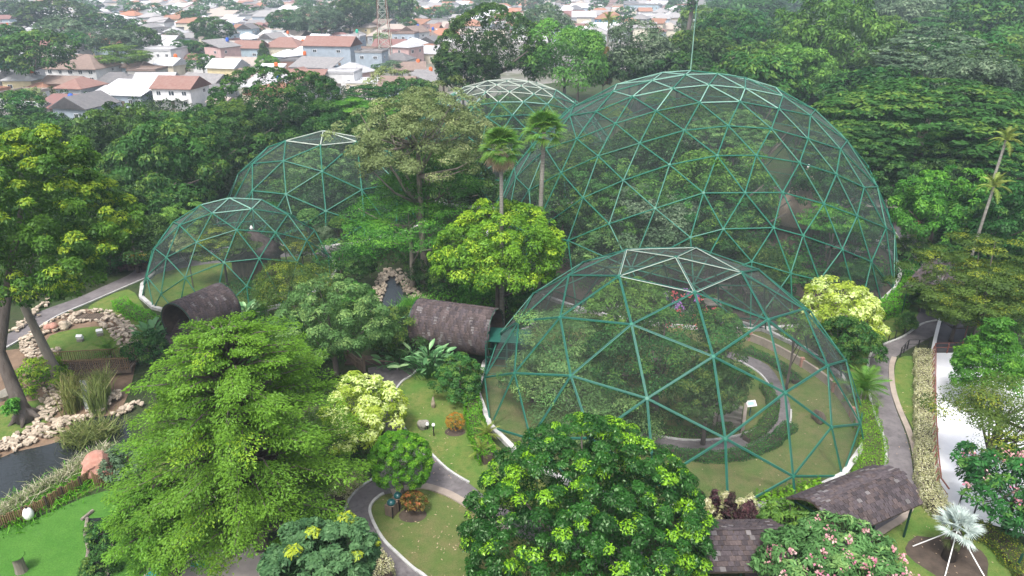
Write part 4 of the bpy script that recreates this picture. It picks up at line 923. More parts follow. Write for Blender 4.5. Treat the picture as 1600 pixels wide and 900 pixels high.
hero('tuft_plant', q+Vector((-.2,-.9,1.6)), .55, .7, 'tufted', 'bright', 500, .4, 'small leafy epiphyte tuft on the mango trunk', cat='plant', trunk=None, wl=.3)
HT('round_tree', 626, 722, 2.7, 92, .98, 'round', 'topiary', 30000, .125, 'small round green tree on a thin trunk beside the waste bins', lump=.03, flush=.12, nc=260, limbs=6, tr=.1)
HT('golden_shrub', 573, 645, 2.2, 124, .85, 'tufted', 'golden', 9000, .30, 'golden yellow shrub with cream flowers left of the centre path', cat='shrub', lump=.12, flush=.25, limbs=5, nc=110)
HT('golden_shrub', 1316, 487, 2.8, 118, .62, 'tufted', 'golden', 8000, .33, 'golden yellow shrub with cream flowers between the two right-hand domes', cat='shrub', lump=.12, flush=.22, limbs=5, nc=100)
HT('shrub', 1324, 540, 2.0, 92, .85, 'tufted', 'mid', 11000, .24, 'dark green bush directly in front of the golden shrub by the right path', cat='shrub', nc=100)
HT('leafy_tree', 518, 512, 5.2, 172, .72, 'tufted', 'sage', 32000, .22, 'loose green tree left of the dark tunnel and behind the timber fence', nc=240, lump=.15, limbs=8)
HT('leafy_bush', 625, 525, 2.0, 110, .75, 'broad', 'mid', 12000, .22, 'green thicket between the leafy tree and the shingled tunnel', cat='bush', nc=120, limbs=4)
HT('lime_tree', 778, 400, 7.0, 205, .80, 'tufted', 'lime', 34000, .30, 'yellow-green tree in front of the tall fan palm', nc=240, lump=.2, flush=.14, limbs=10)
HT('tall_sparse_tree', 652, 218, 16.5, 222, .82, 'sparse', 'olive', 42000, .26, 'tall sparse olive-brown tree with pale branches between the middle and back domes', nc=200, lump=.2, flush=.06, trunk='bark_pale', limbs=26, tr=.4)
HT('sparse_lower_crown', 668, 285, 11.0, 150, .55, 'sparse', 'light', 15000, .24, 'green lower crown of a tree beneath the sparse olive-brown one', nc=90, trunk='bark_pale', limbs=8)
HT('feather_leaf_tree', 640, 352, 7.5, 165, .42, 'layered', 'bright', 17000, .22, 'flat-topped fresh green tree under the sparse olive tree', nc=90, lump=.2, trunk='bark_pale')
HT('olive_shrub', 458, 448, 2.8, 115, .62, 'broad', 'oliveyellow', 12000, .20, 'olive-reddish bushy tree in front of the small left dome', nc=140, limbs=5)
HT('round_shrub', 718, 592, 1.7, 82, .88, 'tufted', 'mid', 10000, .17, 'dark green rounded bush on the upper lawn by the entrance cage', cat='shrub', nc=120, limbs=3)
HT('orange_ball_shrub', 711, 659, .75, 28, 1.0, 'round', 'orange', 1800, .10, 'small clipped orange ball shrub on the upper lawn', cat='shrub', tr=.06, lump=.02)
HT('orange_shrub', 645, 782, .8, 40, .75, 'tufted', 'redleaf', 1600, .17, 'loose orange-red shrub on the lower lawn beside the bins', cat='shrub', tr=.05)
HT('yellow_shrub', 66, 587, 1.3, 74, .72, 'tufted', 'lime', 3500, .24, 'bright yellow-green bush right of the mango trunk', cat='shrub', flush=.25, tr=.08)
HT('bluish_tree', 492, 898, 6.5, 185, .62, 'tufted', 'blue', 26000, .27, 'bluish green tree with yellow leaf tips at the bottom edge left of the path', nc=150, lump=.18, flush=.05)
HT('olive_tree', 1545, 455, 6.5, 205, .72, 'layered', 'oliveyellow', 46000, .20, 'broad olive tree with yellowish top at the right edge over the shingled roof', nc=260, lump=.2, flush=.10)
HT('olive_tree', 1500, 480, 3.6, 110, .6, 'layered', 'oliveyellow', 14000, .2, 'low olive bough reaching over the shingled roof at the path end', nc=90, lump=.2, flush=.08)
HT('olive_tree', 1590, 500, 4.0, 110, .7, 'layered', 'mid', 12000, .2, 'green olive-like crown at the right edge above the bright pointed tree', nc=90)
HT('glossy_green_tree', 1548, 562, 4.2, 140, .80, 'cone', 'bright', 22000, .22, 'bright green pointed tree standing over the white floor', nc=160, flush=.08)
HT('bonsai_like_tree', 1565, 650, 5.0, 165, .50, 'layered', 'oliveyellow', 17000, .17, 'dark-limbed open tree with flat olive pads over the white floor', nc=40, lump=.25, flush=.10, trunk='bark', limbs=22, tr=.28)
HT('frangipani', 1592, 762, 3.2, 165, .62, 'tufted', 'mid', 9500, .34, 'frangipani with pink flowers at the right edge above the silver palm', nc=130, wl=.34)
HT('frangipani', 1310, 893, 3.0, 215, .42, 'tufted', 'sage', 15000, .36, 'pink flowering frangipani in front of the shingled walkway roofs', nc=210, wl=.32, flush=.08)
HT('small_shrub', 1240, 812, 1.8, 85, .6, 'tufted', 'light', 3500, .28, 'pale green frangipani branch between the two walkway roofs', cat='shrub', wl=.3)
def blossoms(px, py, z, w, asp, n, label, mt='pinkfl', size=.16, seed=1):
    P, R = at(px, py, z, w); g = np.random.default_rng(seed); V=[]
    d = g.normal(0,1,(n,3)); d[:,2] = abs(d[:,2])*.9+.05; d[:,1] -= .5; d /= np.linalg.norm(d,axis=1)[:,None]
    c_ = np.array(P) + d*np.array([R,R,R*asp])*1.02; k = 14
    p = np.repeat(c_, k, 0) + g.normal(0,.13,(n*k,3)); N = g.normal(0,1,(n*k,3))+[0,-.5,1.2]; N/=np.linalg.norm(N,axis=1)[:,None]
    t_ = g.normal(0,1,(n*k,3)); t_ -= N*(t_*N).sum(1)[:,None]; t_/=np.linalg.norm(t_,axis=1)[:,None]; B = np.cross(N,t_)
    V = np.stack([p-t_*size*.5,p+B*size*.4,p+t_*size*.5,p-B*size*.4],1).reshape(-1,3)
    o = link('blossoms', np_mesh('blossoms', V, 4, FO[mt], {'tint': g.random(n*k), 'flush': (g.random(n*k)<.2)*1.0})); tag(o, label, 'flowers', None, 'stuff')
    return o
blossoms(1310, 893, 3.0, 215, .42, 110, 'pink flower clusters on the big frangipani by the walkway roofs')
blossoms(1592, 762, 3.2, 165, .62, 26, 'pink flower clusters on the frangipani at the right edge', seed=2)
# trees inside the front dome
for a in [
 ('dome_tree', 925, 640, 2.8, 190, .55, 'layered', 'sage', 20000, .2, 'feathery grey-green tree at the left inside the front dome'),
 ('dome_tree', 885, 540, 4.0, 150, .75, 'layered', 'sage', 17000, .2, 'tall thin-leaved tree against the left side of the front dome'),
 ('flowering_tree', 1030, 555, 3.6, 215, .55, 'tufted', 'mid', 22000, .22, 'bushy tree with reddish leaves in the middle of the front dome'),
 ('dome_tree', 1110, 598, 3.0, 125, .85, 'tufted', 'mid', 15000, .2, 'dense green tree beside the steps inside the front dome'),
 ('dome_tree', 985, 480, 3.6, 130, .55, 'tufted', 'light', 12000, .24, 'yellow-green tree at the back of the front dome'),
 ('dome_tree', 830, 590, 2.4, 90, .8, 'layered', 'sage', 7000, .2, 'low grey-green tree by the left rim of the front dome'),
 ('dome_tree', 1130, 510, 2.2, 70, .7, 'tufted', 'mid', 5000, .2, 'small green tree near the violet flowers in the front dome'),
 ('dome_tree', 1245, 512, 2.6, 50, 1.1, 'sparse', 'light', 1800, .22, 'thin young tree beside the right wall inside the front dome'),
]: HT(*a)
blossoms(1062, 492, 3.0, 110, .5, 34, 'red flowers behind the dome tree inside the front dome', 'redfl', .2, 3)
blossoms(1126, 520, 2.0, 30, 1.6, 14, 'violet flowers at the back of the front dome', 'violet', .2, 4)
blossoms(1065, 470, 3.0, 60, .5, 10, 'mauve flowers high in the back of the front dome', 'violet', .18, 5)

# ------------------------------------------------------------------ palms
def tall_palm(name, base, top, r, label, dead=True, mt='palm', fan=True, nf=34, fs=1.0):
    t = empty(name, base, 0, label, 'palm'); d = top-Vector((base[0],base[1],0)); b = MB()
    b.tube([(0,0,-.1),(d.x*.2,d.y*.2,d.z*.3),(d.x*.6,d.y*.6,d.z*.7),tuple(d)], [r*1.4,r*1.05,r*.9,r*.8], 8); b.build('trunk', M['palm_trunk'], t, True)
    me = frond_fan(1.15, 1.1, 18, mt, 1.3, .35) if fan else frond_pinnate(2.6, 20, .6, 1.1, mt, .5)
    crown_fronds(t, me, nf, d.z, 80, -25, 3, fs, d.x, d.y)
    if dead:
        me2 = frond_fan(1.0, .9, 12, 'deadpalm', .7, .5); crown_fronds(t, me2, 44, d.z-.2, -30, -84, 4, fs, d.x, d.y, 'dead_frond')
    return t
def on_ray(px, py, y): d = Vector(ray(px, py)); return Vector((0,0,CAMH)) + d*(y/d.y)
tp = on_ray(783, 232, 64.5); tall_palm('fan_palm', Vector((tp.x, tp.y, 0)), tp, .2, 'tall fan palm with a skirt of dead leaves in front of the back dome', True, 'palm', True, 40, 1.0)
tp = on_ray(850, 206, 69); tall_palm('fan_palm', Vector((tp.x-.4, tp.y-.5, 0)), tp, .24, 'tall green fan palm at the left flank of the great dome', False, 'palm', True, 40, 1.05)
tp = G(1553, 292, 11); b_ = G(1525, 402, 1.0); tall_palm('feather_palm', Vector((tp.x-.5,tp.y,0)), tp, .17, 'leaning palm with yellowish crown against the dark forest, the lower of two', False, 'palmyellow', False, 16, .8)
tp = G(1572, 219, 15); tall_palm('feather_palm', Vector((tp.x-.6,tp.y,0)), tp, .17, 'leaning palm with yellowish crown, the taller one at the right edge', False, 'palmyellow', False, 16, .8)
tp = G(951, 32, 17); tall_palm('feather_palm', Vector((tp.x,tp.y,0)), tp, .3, 'yellowish palm crown rising behind the grey-green tree beyond the great dome', False, 'palmyellow', False, 18, 1.6)
# silver palm with stakes
q = G(1482, 872); t = empty('silver_palm', q, 0, 'young silver-blue fan palm propped by white stakes on a soil bed', 'palm')
b = MB(); b.tube([(0,0,0),(0,0,1.0),(.05,0,2.0)], [.42,.34,.26], 10); b.build('trunk', M['soil'], t, True)
for n_, (a, l) in enumerate(((2.6,1.9),(4.1,2.0),(5.4,2.0),(1.0,1.6))):
    b = MB(); b.tube([(l*math.cos(a),l*math.sin(a),0),(.1*math.cos(a),.1*math.sin(a),2.1)], .035, 5); b.build('stake', M['white_paint'], t)
crown_fronds(t, frond_fan(1.25, .95, 26, 'silver', 1.75, .22), 17, 2.1, 82, 5, 6, .74)
crown_fronds(t, frond_fan(.9, .7, 14, 'seedgrass', .8, .4), 7, 1.9, -35, -70, 7, .75, name='dry_frond')
flat('soil_bed', [q+Vector((2.3*math.cos(a/3)*(1+.08*math.sin(a)), 1.9*math.sin(a/3)*(1+.1*math.cos(a*2)),0)) for a in range(19)], .012, M['soil'])
flat('soil_bed', [G(645,805)+Vector((.9*math.cos(a/3), .7*math.sin(a/3),0)) for a in range(19)], .012, M['soil'])
flat('soil_bed', [G(711,675)+Vector((.8*math.cos(a/3), .6*math.sin(a/3),0)) for a in range(19)], .012, M['soil'])
def bush_palm(px, py, sc, n, label, mt='palm', L=2.4):
    q = G(px, py); t = empty('areca_palm', q, 0, label, 'palm'); b = MB()
    for k in range(5): b.tube([(.25*math.cos(k*1.3),.25*math.sin(k*1.3),0),(.35*math.cos(k*1.3),.35*math.sin(k*1.3),1.2*sc)], .06, 5)
    b.build('stem', M['palm_trunk'], t); crown_fronds(t, frond_pinnate(L, 18, .6, 1.0, mt, .4), n, 1.1*sc, 82, 5, int(px), sc); return t
bush_palm(1345, 628, 1.0, 26, 'areca palm clump on the grass left of the right path')
bush_palm(790, 480, 1.1, 14, 'palm clump behind the shingled tunnel right of the lime tree')
bush_palm(176, 568, .8, 14, 'small palm at the right end of the footbridge')
bush_palm(415, 498, .7, 12, 'small palm right of the left tunnel')
bush_palm(762, 690, .55, 16, 'yellowish low fern-like palm left of the ficus', 'palmyellow')
bush_palm(752, 716, .5, 14, 'pale yellow fern clump at the corner of the upper lawn', 'palmyellow')
bush_palm(500, 560, .9, 10, 'palm fronds poking out under the leafy tree')

# broad-leaved clumps: each big leaf is a part
def leafclump(name, px, py, n, L, w, hgt, spread, mt, label, seed=1, cat='plant'):
    q = G(px, py); t = empty(name, q, 0, label, cat); g = random.Random(seed); V=[];F=[];k=6
    for i in range(k+1):
        f = i/k; ww = w*math.sin(math.pi*min(.97,max(.04,f)))**.7; z = -.35*L*f*f
        V += [(L*f, -ww, z+.10*L*ww), (L*f, 0, z-.03), (L*f, ww, z+.10*L*ww)]
    for i in range(k): F += [(3*i,3*i+1,3*i+4,3*i+3),(3*i+1,3*i+2,3*i+5,3*i+4)]
    mes = [mesh('leaf', V, F, FO[mt], None, True, {'tint': [tt]*len(F), 'flush': [fl]*len(F)}) for tt, fl in ((.2,0),(.5,0),(.8,.1),(.9,.7))]
    b = MB()
    for i in range(n):
        x, y = g.gauss(0,1)*spread, g.gauss(0,.6)*spread; h = hgt*g.uniform(.35,1); az = math.atan2(y,x)+g.uniform(-.8,.8); el = g.uniform(.1,1.25)
        b.tube([(x*.5,y*.5,0),(x,y,h)], .025, 4)
        o = link('leaf', mes[g.choices((0,1,2,3),(3,4,3,1))[0]], t, (x,y,h)); s = g.uniform(.7,1.15); o.scale = (s,s,s)
        o.rotation_euler = (Matrix.Rotation(az,3,'Z') @ Matrix.Rotation(-el,3,'Y') @ Matrix.Rotation(g.uniform(-.5,.5),3,'X')).to_euler()
    b.build('stems', FO[mt], t)
leafclump('big_leaf_plant', 674, 588, 120, .95, .17, 2.3, .95, 'bigleaf', 'clump of large bluish green leaves in front of the shingled tunnel', 1)
leafclump('big_leaf_plant', 625, 575, 60, .8, .18, 1.3, .9, 'bigleaf', 'glossy leaves with a few yellow ones by the shaded basin', 2)
leafclump('elephant_ear_plant', 243, 530, 46, .9, .30, 1.3, .7, 'bigleaf', 'pale elephant-ear leaves at the left mouth of the barrel tunnel', 3)
leafclump('elephant_ear_plant', 388, 500, 40, .9, .28, 1.3, .8, 'bigleaf', 'elephant-ear leaves right of the barrel tunnel', 4)
leafclump('canna_plant', 595, 500, 40, .7, .14, .9, 1.0, 'bigleaf', 'low leafy plants on the left of the upper basin', 5)
for i, (x, y, m_, lb) in enumerate([(1076,797,'purple','dark purple cordyline next to the round ficus'),(1093,795,'purple','tall purple cordyline, second from the ficus'),(1103,802,'varieg','low yellow croton between purple cordylines'),(1114,799,'purple','purple cordyline left of the tallest yellow croton'),(1131,798,'varieg','tallest yellow croton in front of the dome'),(1140,806,'purple','low purple cordyline at the foot of the tallest croton'),(1155,800,'varieg','yellow croton right of the dome post'),(1171,795,'varieg','high pale croton behind the purple one at the right'),(1170,806,'purple','broad purple cordyline at the right end of the row'),(1161,812,'purple','small purple cordyline above the patched roof')]):
    P = G(x, y-4, .8); hero('croton' if m_ == 'varieg' else 'cordyline', P, .72, .95 + (.35 if 'tall' in lb else 0), 'cone', m_, 700, .32, lb, cat='plant', tr=.03, wl=.3, limbs=2, group='purple and yellow plants between dome and walkway roof')

# ------------------------------------------------------------------ hedges and beds
leafbox('hedge', SG([(735,612),(738,640),(743,668),(752,700),(765,725)]), 1.3, .9, 'hedge', .12, 230, 'bright green hedge between the upper lawn and the left rim of the front dome')
leafbox('hedge', SG([(1347,632),(1352,660),(1360,690),(1361,720),(1350,755),(1330,775)]), 1.9, .5, 'hedge', .10, 260, 'bright lime hedge along the right rim of the front dome')
leafbox('hedge', SG([(1433,428),(1424,452),(1400,478),(1375,492),(1350,500)]), 2.1, 1.0, 'hedge', .16, 150, 'wide clipped hedge hugging the right foot of the great dome')
leafbox('hedge', SG([(188,478),(205,492),(225,500),(243,512)]), 1.4, .9, 'hedge', .14, 150, 'green hedge left of the small left dome')
leafbox('variegated_hedge', SG([(1441,556),(1442,600),(1443,650),(1444,700),(1446,750),(1456,790),(1478,812)]), 1.35, .8, 'varieg', .11, 330, 'long cream and green hedge between the right lawn and the white floor', flush=.3)
leafbox('variegated_hedge', SG([(1490,820),(1530,835),(1570,862),(1610,910)]), 1.6, .6, 'oliveyellow', .11, 260, 'mottled low hedge curving round the silver palm', flush=.2)
leafbox('variegated_hedge', SG([(556,752),(538,768),(524,792)]), 1.3, .9, 'varieg', .11, 330, 'cream mottled hedge left of the path loop', flush=.15)
leafbox('variegated_hedge', SG([(572,880),(590,895),(600,915)]), 1.6, .8, 'varieg', .11, 330, 'cream mottled hedge at the bottom edge beside the bluish tree', flush=.25)
leafbox('hedge', SG([(1235,668),(1200,698),(1146,716),(1080,716),(1020,706)]), 1.0, .5, 'mid', .11, 300, 'green hedge along the outer side of the inner dome path')
leafbox('hedge', SG([(1165,690),(1192,672),(1208,640),(1195,605)]), .9, .5, 'mid', .11, 300, 'low green hedge on the inner curve of the dome path')
leafbox('hedge', SG([(1145,672),(1060,680),(990,668),(940,648)]), .9, .5, 'mid', .12, 250, 'dark hedge on the near side of the dome planting')
leafbox('hedge', SG([(1165,548),(1215,572),(1245,600)]), 1.0, .4, 'mid', .12, 250, 'strip of low plants between the dome path and its wall')
leafbox('low_planting', SG([(1190,800),(1225,792),(1260,780),(1290,772)]), 1.6, .7, 'hedge', .28, 60, 'bright strap-leaved plants at the foot of the front dome beside the walkway roof')
leafbox('low_planting', SG([(545,430),(560,410),(575,395),(590,400)]), 4.0, 1.6, 'bright', .25, 45, 'fresh green bushes between the small left dome and the basin')
leafbox('low_planting', SG([(690,470),(720,478),(760,478),(800,485)]), 3.0, 1.2, 'bright', .25, 45, 'green undergrowth behind the shingled tunnel')
leafbox('low_planting', SG([(655,440),(690,450),(720,455)]), 3.5, .8, 'mid', .25, 45, 'dark undergrowth right of the upper basin')
leafbox('low_planting', SG([(570,395),(610,400),(650,395),(690,400)]), 5.0, 2.6, 'dark', .3, 40, 'dark bank of shrubs above the upper basin')
leafbox('low_planting', SG([(1400,432),(1412,440),(1418,450)]), 3.0, 1.8, 'mid', .22, 70, 'rounded bush at the right foot of the great dome')
for (x,y,w,h,m_,lb) in [(1418,503,1.0,2.2,'mid','narrow dark shrub beside the green post of the path roof'),(205,408,2.2,2.0,'purple','dark purple shrub left of the yellow-roofed bins')]:
    hero('shrub', G(x,y,h*.5), w, h*.55, 'tufted', m_, 2500, .2, lb, cat='shrub', trunk='bark', tr=.08)
leafbox('low_planting', SG([(400,520),(440,530),(480,545),(520,575)]), 4.0, 1.0, 'mid', .22, 60, 'green undergrowth between the barrel tunnel and the leafy tree')
leafbox('low_planting', SG([(450,600),(490,610),(540,612)]), 2.6, .8, 'dark', .2, 70, 'shaded undergrowth behind the golden shrub')
leafbox('low_planting', SG([(470,700),(530,720),(565,715)]), 3.2, .35, 'mid', .16, 90, 'low groundcover under the right side of the feathery tree')
leafbox('low_planting', SG([(365,450),(400,462),(430,480)]), 2.4, .9, 'mid', .2, 70, 'leafy edge at the front foot of the small left dome')
leafbox('low_planting', SG([(0,470),(60,455),(120,440),(180,420)]), 3.0, 1.2, 'dark', .25, 50, 'dark shrubs on the far side of the left road')
gl = np.random.default_rng(12); LV=[]
for cx, cy, sx, sy, n_ in ((672,690,40,55,170),(700,840,90,50,260),(1480,850,60,50,120),(1415,680,12,90,60),(1170,690,120,60,200),(650,760,60,30,60),(1420,620,30,80,50)):
    for k in range(n_*2//5):
        p = np.array(G(cx+gl.normal(0,sx*.6), cy+gl.normal(0,sy*.6))); p[2] = .03; a = gl.uniform(0,6.28); l = gl.uniform(.05,.10); u_ = np.array([math.cos(a),math.sin(a),gl.normal(0,.2)])*l; v_ = np.array([-math.sin(a),math.cos(a),gl.normal(0,.2)])*l*.5
        LV += [p-u_, p+v_, p+u_, p-v_]
o = link('fallen_leaves', np_mesh('fallen_leaves', np.array(LV), 4, FO['deadpalm'], {'tint': gl.random(len(LV)//4), 'flush': np.zeros(len(LV)//4)})); tag(o, 'dry leaves fallen on the lawns and paths', 'leaves', None, 'stuff')
for k, (x, y, w_, z_, mt_) in enumerate([(230,545,60,1.2,'mid'),(395,560,70,1.6,'mid'),(560,470,55,1.5,'bright'),(540,500,60,1.8,'mid'),(660,420,60,2.2,'dark'),(700,440,60,1.6,'mid'),(745,455,55,1.6,'bright'),(820,470,50,2.2,'mid'),(845,440,50,2.4,'dark'),(560,420,50,2.4,'dark'),(530,400,60,2.6,'mid'),(1440,470,34,1.2,'mid'),(20,440,80,1.6,'dark'),(100,430,70,1.6,'dark'),(170,400,60,1.8,'mid'),(1425,390,46,1.6,'mid'),(1480,410,60,2.5,'dark'),(1500,430,60,3,'mid')]):
    HT('undergrowth_bush', x, y, z_, w_, .8, 'tufted', mt_, 3800, .22, ['green bush between the left tunnel and the stone bank','green bush under the left edge of the feathery tree','fresh bush left of the upper basin','bush behind the leafy tree','dark bush above the upper basin','bush right of the upper basin','bright bush behind the tunnel roof','bush at the right end of the tunnel','dark bush at the left foot of the great dome','dark bush right of the small left dome','bush between the left domes and the basin','bush on the grass by the path shelter','dark bush beyond the left road at the edge','dark bush beyond the left road','bush above the left road next to the dome','bush on the outer side of the shaded path','dark bush behind the shaded path','green bush beneath the leaning palms'][k], cat='bush', nc=60, limbs=3)
# reeds, seed grass
def blades(name, poly_pts, n, h, mt, label, cat, lean=.35, w=.03, seed=1, flushp=.1, curve=.3):
    g = np.random.default_rng(seed); P = np.array([tuple(p) for p in poly_pts]); k = g.integers(0,len(P)-1,n); f = g.random(n)[:,None]
    base = P[k]*(1-f)+P[k+1]*f + np.c_[g.normal(0,cat[1],(n,2)), np.zeros(n)]
    d = np.c_[g.normal(0,lean,(n,2)), np.ones(n)]; H_ = h*g.uniform(.5,1.15,(n,1)); mid = base+d*H_*.55; tip = base+d*H_*[1,1,1-curve*.2]+np.c_[g.normal(0,curve,(n,2)), -abs(g.normal(0,.1,n))]*H_
    s_ = g.normal(0,1,(n,3)); s_[:,2]=0; s_/=np.linalg.norm(s_,axis=1)[:,None]; s_*=w
    V = np.stack([base-s_, base+s_, mid+s_, mid-s_, mid-s_, mid+s_, tip+s_*.3, tip-s_*.3],1).reshape(-1,3)
    o = link(name, np_mesh(name, V, 4, FO[mt], {'tint': np.clip(np.tile(g.random(n)[:,None],(1,2))+[0,.3],0,1).ravel(), 'flush': np.stack([np.zeros(n), (g.random(n)<flushp)*1.0],1).ravel()})); tag(o, label, cat[0], None, 'stuff'); return o
blades('reeds', GP([(112,648),(118,632),(114,618)]), 700, 2.6, 'reed', 'tall green reeds left of the waterfall', ('reeds',.28), seed=1, lean=.1, curve=.15)
blades('reeds', GP([(152,648),(160,632),(165,618)]), 800, 2.8, 'reed', 'tall yellowish reeds right of the waterfall', ('reeds',.28), seed=2, lean=.1, curve=.15)
blades('reeds', GP([(118,690),(140,685),(165,680)]), 900, 1.3, 'reed', 'green rushes standing in the pond', ('reeds',.6), seed=3, lean=.5)
blades('seed_grass', GP([(-20,820),(20,799),(60,775),(95,755),(125,735),(150,719),(172,709)]), 3600, .85, 'seedgrass', 'feathery pale seed grass along the near pond bank', ('grass',.33), seed=4, lean=.4, w=.028, flushp=.35)
blades('bank_grass', GP([(0,815),(50,790),(100,765),(150,735),(190,720),(230,715)]), 5000, .6, 'hedge', 'short green grass on the bank above the bamboo fence', ('grass',.8), seed=5, lean=.5)
hero('bank_shrub', G(192,722,.8), 1.6, .9, 'tufted', 'grey', 3000, .22, 'grey-green shrub right of the pink-brown boulder', cat='shrub', tr=.05)
hero('water_shrub', G(160,832,.5), 1.0, .7, 'broad', 'mid', 2500, .16, 'green shrub growing across the dark channel', cat='shrub', tr=.05)
hero('water_shrub', G(155,882,.5), 1.0, .7, 'broad', 'mid', 2500, .16, 'second shrub over the dark channel, nearer the camera', cat='shrub', tr=.05)
blades('mist_grass', GP([(630,485),(655,478),(665,490)]), 900, 1.2, 'bright', 'light spray-like plants at the mouth of the upper basin', ('grass',.6), seed=6)

# ------------------------------------------------------------------ middle distance and forest
def FT(name, px, py, z, w, asp, kind, mt, lod, label, tmat='bark', group=None):
    P, R = at(px, py, z, w)
    if name == 'aviary_tree': P, R = inside(px, py, P, R, asp)
    return far_tree(P, R, R*asp, kind, mt, lod, label, group, 'tree', name, tmat)
mid = [
 # left belt
 ('broadleaf_tree',176,240,8,145,.85,'tufted','dark','n','dark tree with its crown right of the mango flushes'),
 ('broadleaf_tree',245,268,7.5,160,.95,'tufted','mid','n','deep green tree behind the small left dome, centre of the left belt'),
 ('broadleaf_tree',150,330,6,120,.95,'tufted','dark','n','shadowy tree directly above the yellow-roofed bins'),
 ('broadleaf_tree',296,238,8,110,.9,'tufted','mid','n','green tree touching the left flank of the middle dome'),
 ('broadleaf_tree',362,205,8.5,95,.85,'broad','mid','n','rounded tree between the big roof and the middle dome'),
 ('pale_leaf_tree',283,360,3.5,85,.8,'tufted','light','n','small pale-leaved tree at the upper left rim of the small dome'),
 ('broadleaf_tree',95,222,8,90,.8,'tufted','mid','n','tree rising at the edge of the town behind the mango'),
 ('broadleaf_tree',205,375,4,110,.7,'broad','dark','n','low dark tree left of the small dome'),
 ('broadleaf_tree',25,255,10,110,.9,'tufted','dark','n','dark tree at the left edge behind the mango'),
 ('spreading_tree',435,164,10.5,160,.70,'fine','mid','n','large spreading tree behind the middle dome with olive top'),
 ('spreading_tree',497,195,8,95,.7,'broad','dark','n','dark tree right of the large spreading one behind the middle dome'),
 ('flat_tree',560,172,9.5,95,.35,'layered','bright','n','fresh green flat-crowned tree above the middle dome'),
 ('flat_tree',575,145,9.5,60,.4,'layered','mid','m','small flat tree beside the white concrete houses'),
 ('broadleaf_tree',600,240,6,120,.9,'tufted','dark','n','dark tree behind the sparse olive tree'),
 ('broadleaf_tree',700,290,5,120,.9,'broad','dark','n','dark tree under the right side of the sparse olive tree'),
 ('broadleaf_tree',745,240,5,90,.9,'broad','mid','n','tree partly hidden by the fan palms before the back dome'),
 ('broadleaf_tree',830,300,4,90,.9,'broad','dark','n','dark tree behind the lime tree at the great dome'),
 # behind the back dome
 ('great_dark_tree',760,78,16,152,.82,'fine','dark','n','big dark rounded tree behind the back dome'),
 ('broadleaf_tree',722,118,11,92,.8,'tufted','dark','m','dark tree at the left foot of the big dark rounded one'),
 ('pale_crown_tree',882,100,13,120,.92,'broad','light','n','light green broad tree between the back dome and the great dome'),
 ('pale_crown_tree',905,75,14,70,.9,'broad','light','m','pale top growing out of the light green broad tree'),
 ('vine_stalk_tree',943,112,9,36,2.0,'sparse','redleaf','m','narrow reddish dry creeper-covered tree'),
 ('grey_green_tree',1003,78,15,100,.78,'broad','grey','m','grey-green dome-shaped tree left of the ivy trunk'),
 ('broadleaf_tree',985,110,10,90,.8,'tufted','dark','m','dark tree at the foot of the grey-green one'),
 ('broadleaf_tree',858,38,15,72,.7,'broad','grey','m','greyish tree in front of the far town houses'),
 ('ivy_tree',1090,85,13,110,.8,'tufted','mid','m','ivy-clad bushy tree right behind the mast'),
 ('ivy_tree',1140,60,14,110,.8,'tufted','mid','m','green bushy tree right of the mast top'),
 ('broadleaf_tree',1190,110,10,110,.8,'tufted','mid','m','bushy tree above the shoulder of the great dome'),
 ('broadleaf_tree',1060,120,9,110,.7,'tufted','dark','m','dark tree just behind the top of the great dome'),
 ('great_light_tree',1300,70,16,160,.98,'tufted','light','n','tallest light green tree rising over the right forest'),
 ('great_light_tree',1245,120,10,120,.8,'tufted','light','n','leafy shoulder of light green left of the tallest forest tree'),
 ('great_light_tree',1378,60,16,70,1.0,'tufted','light','m','narrow light green tree at the right side of the tallest one'),
 ('rain_tree',1445,195,10.5,335,.42,'rain','mid','n','huge wide-spreading rain tree filling the right middle'),
 ('rain_tree',1565,250,8.5,215,.45,'rain','mid','n','second wide rain tree at the right edge below the first'),
 ('rain_tree',1325,235,8.5,170,.5,'rain','dark','n','shaded rain tree at the right flank of the great dome'),
 ('rain_tree',1455,100,13.5,175,.45,'rain','grey','m','greyish flat tree in layers above the huge rain tree'),
 ('rain_tree',1565,125,12.5,170,.45,'rain','mid','m','flat layered tree at the right edge above the huge rain tree'),
 ('broadleaf_tree',1465,330,6,120,.95,'tufted','bright','n','glossy green tree left of the two leaning palms'),
 ('broadleaf_tree',1560,345,6,140,.9,'tufted','mid','n','green tree right behind the leaning palms'),
 ('broadleaf_tree',1395,290,5,110,.8,'tufted','dark','n','dark tree in the deep shade right of the great dome'),
 ('broadleaf_tree',1500,270,7,120,.8,'tufted','dark','n','dark tree under the rain tree behind the palms'),
 ('blossom_tree',1410,30,17,110,.7,'broad','grey','m','pale blossoming tree at the top right'),
 ('broadleaf_tree',1570,45,17,150,.8,'broad','mid','m','misty green tree in the top right corner'),
 ('broadleaf_tree',1480,45,15,100,.6,'layered','mid','m','small misty tree near the top right gap'),
 ('broadleaf_tree',1600,170,8,150,.6,'umbrella','dark','m','dark layered tree cut by the right edge'),
 ('broadleaf_tree',1360,160,8,140,.7,'tufted','mid','n','tree between the tallest light green one and the rain tree'),
]
for a in mid: FT(*a)
q = G(1068, 110); t = empty('ivy_covered_trunk', G(1068,110), 0, 'very tall ivy-wrapped dark trunk at the top centre', 'tree'); b = MB(); b.tube([(0,0,0),(.3,0,12),(1.2,0,24),(1.6,0,30)], [1.0,.8,.6,.3], 8); b.tube([(1.0,0,20),(5,1,27)], [.4,.15], 6); b.build('trunk', M['bark'], t, True)
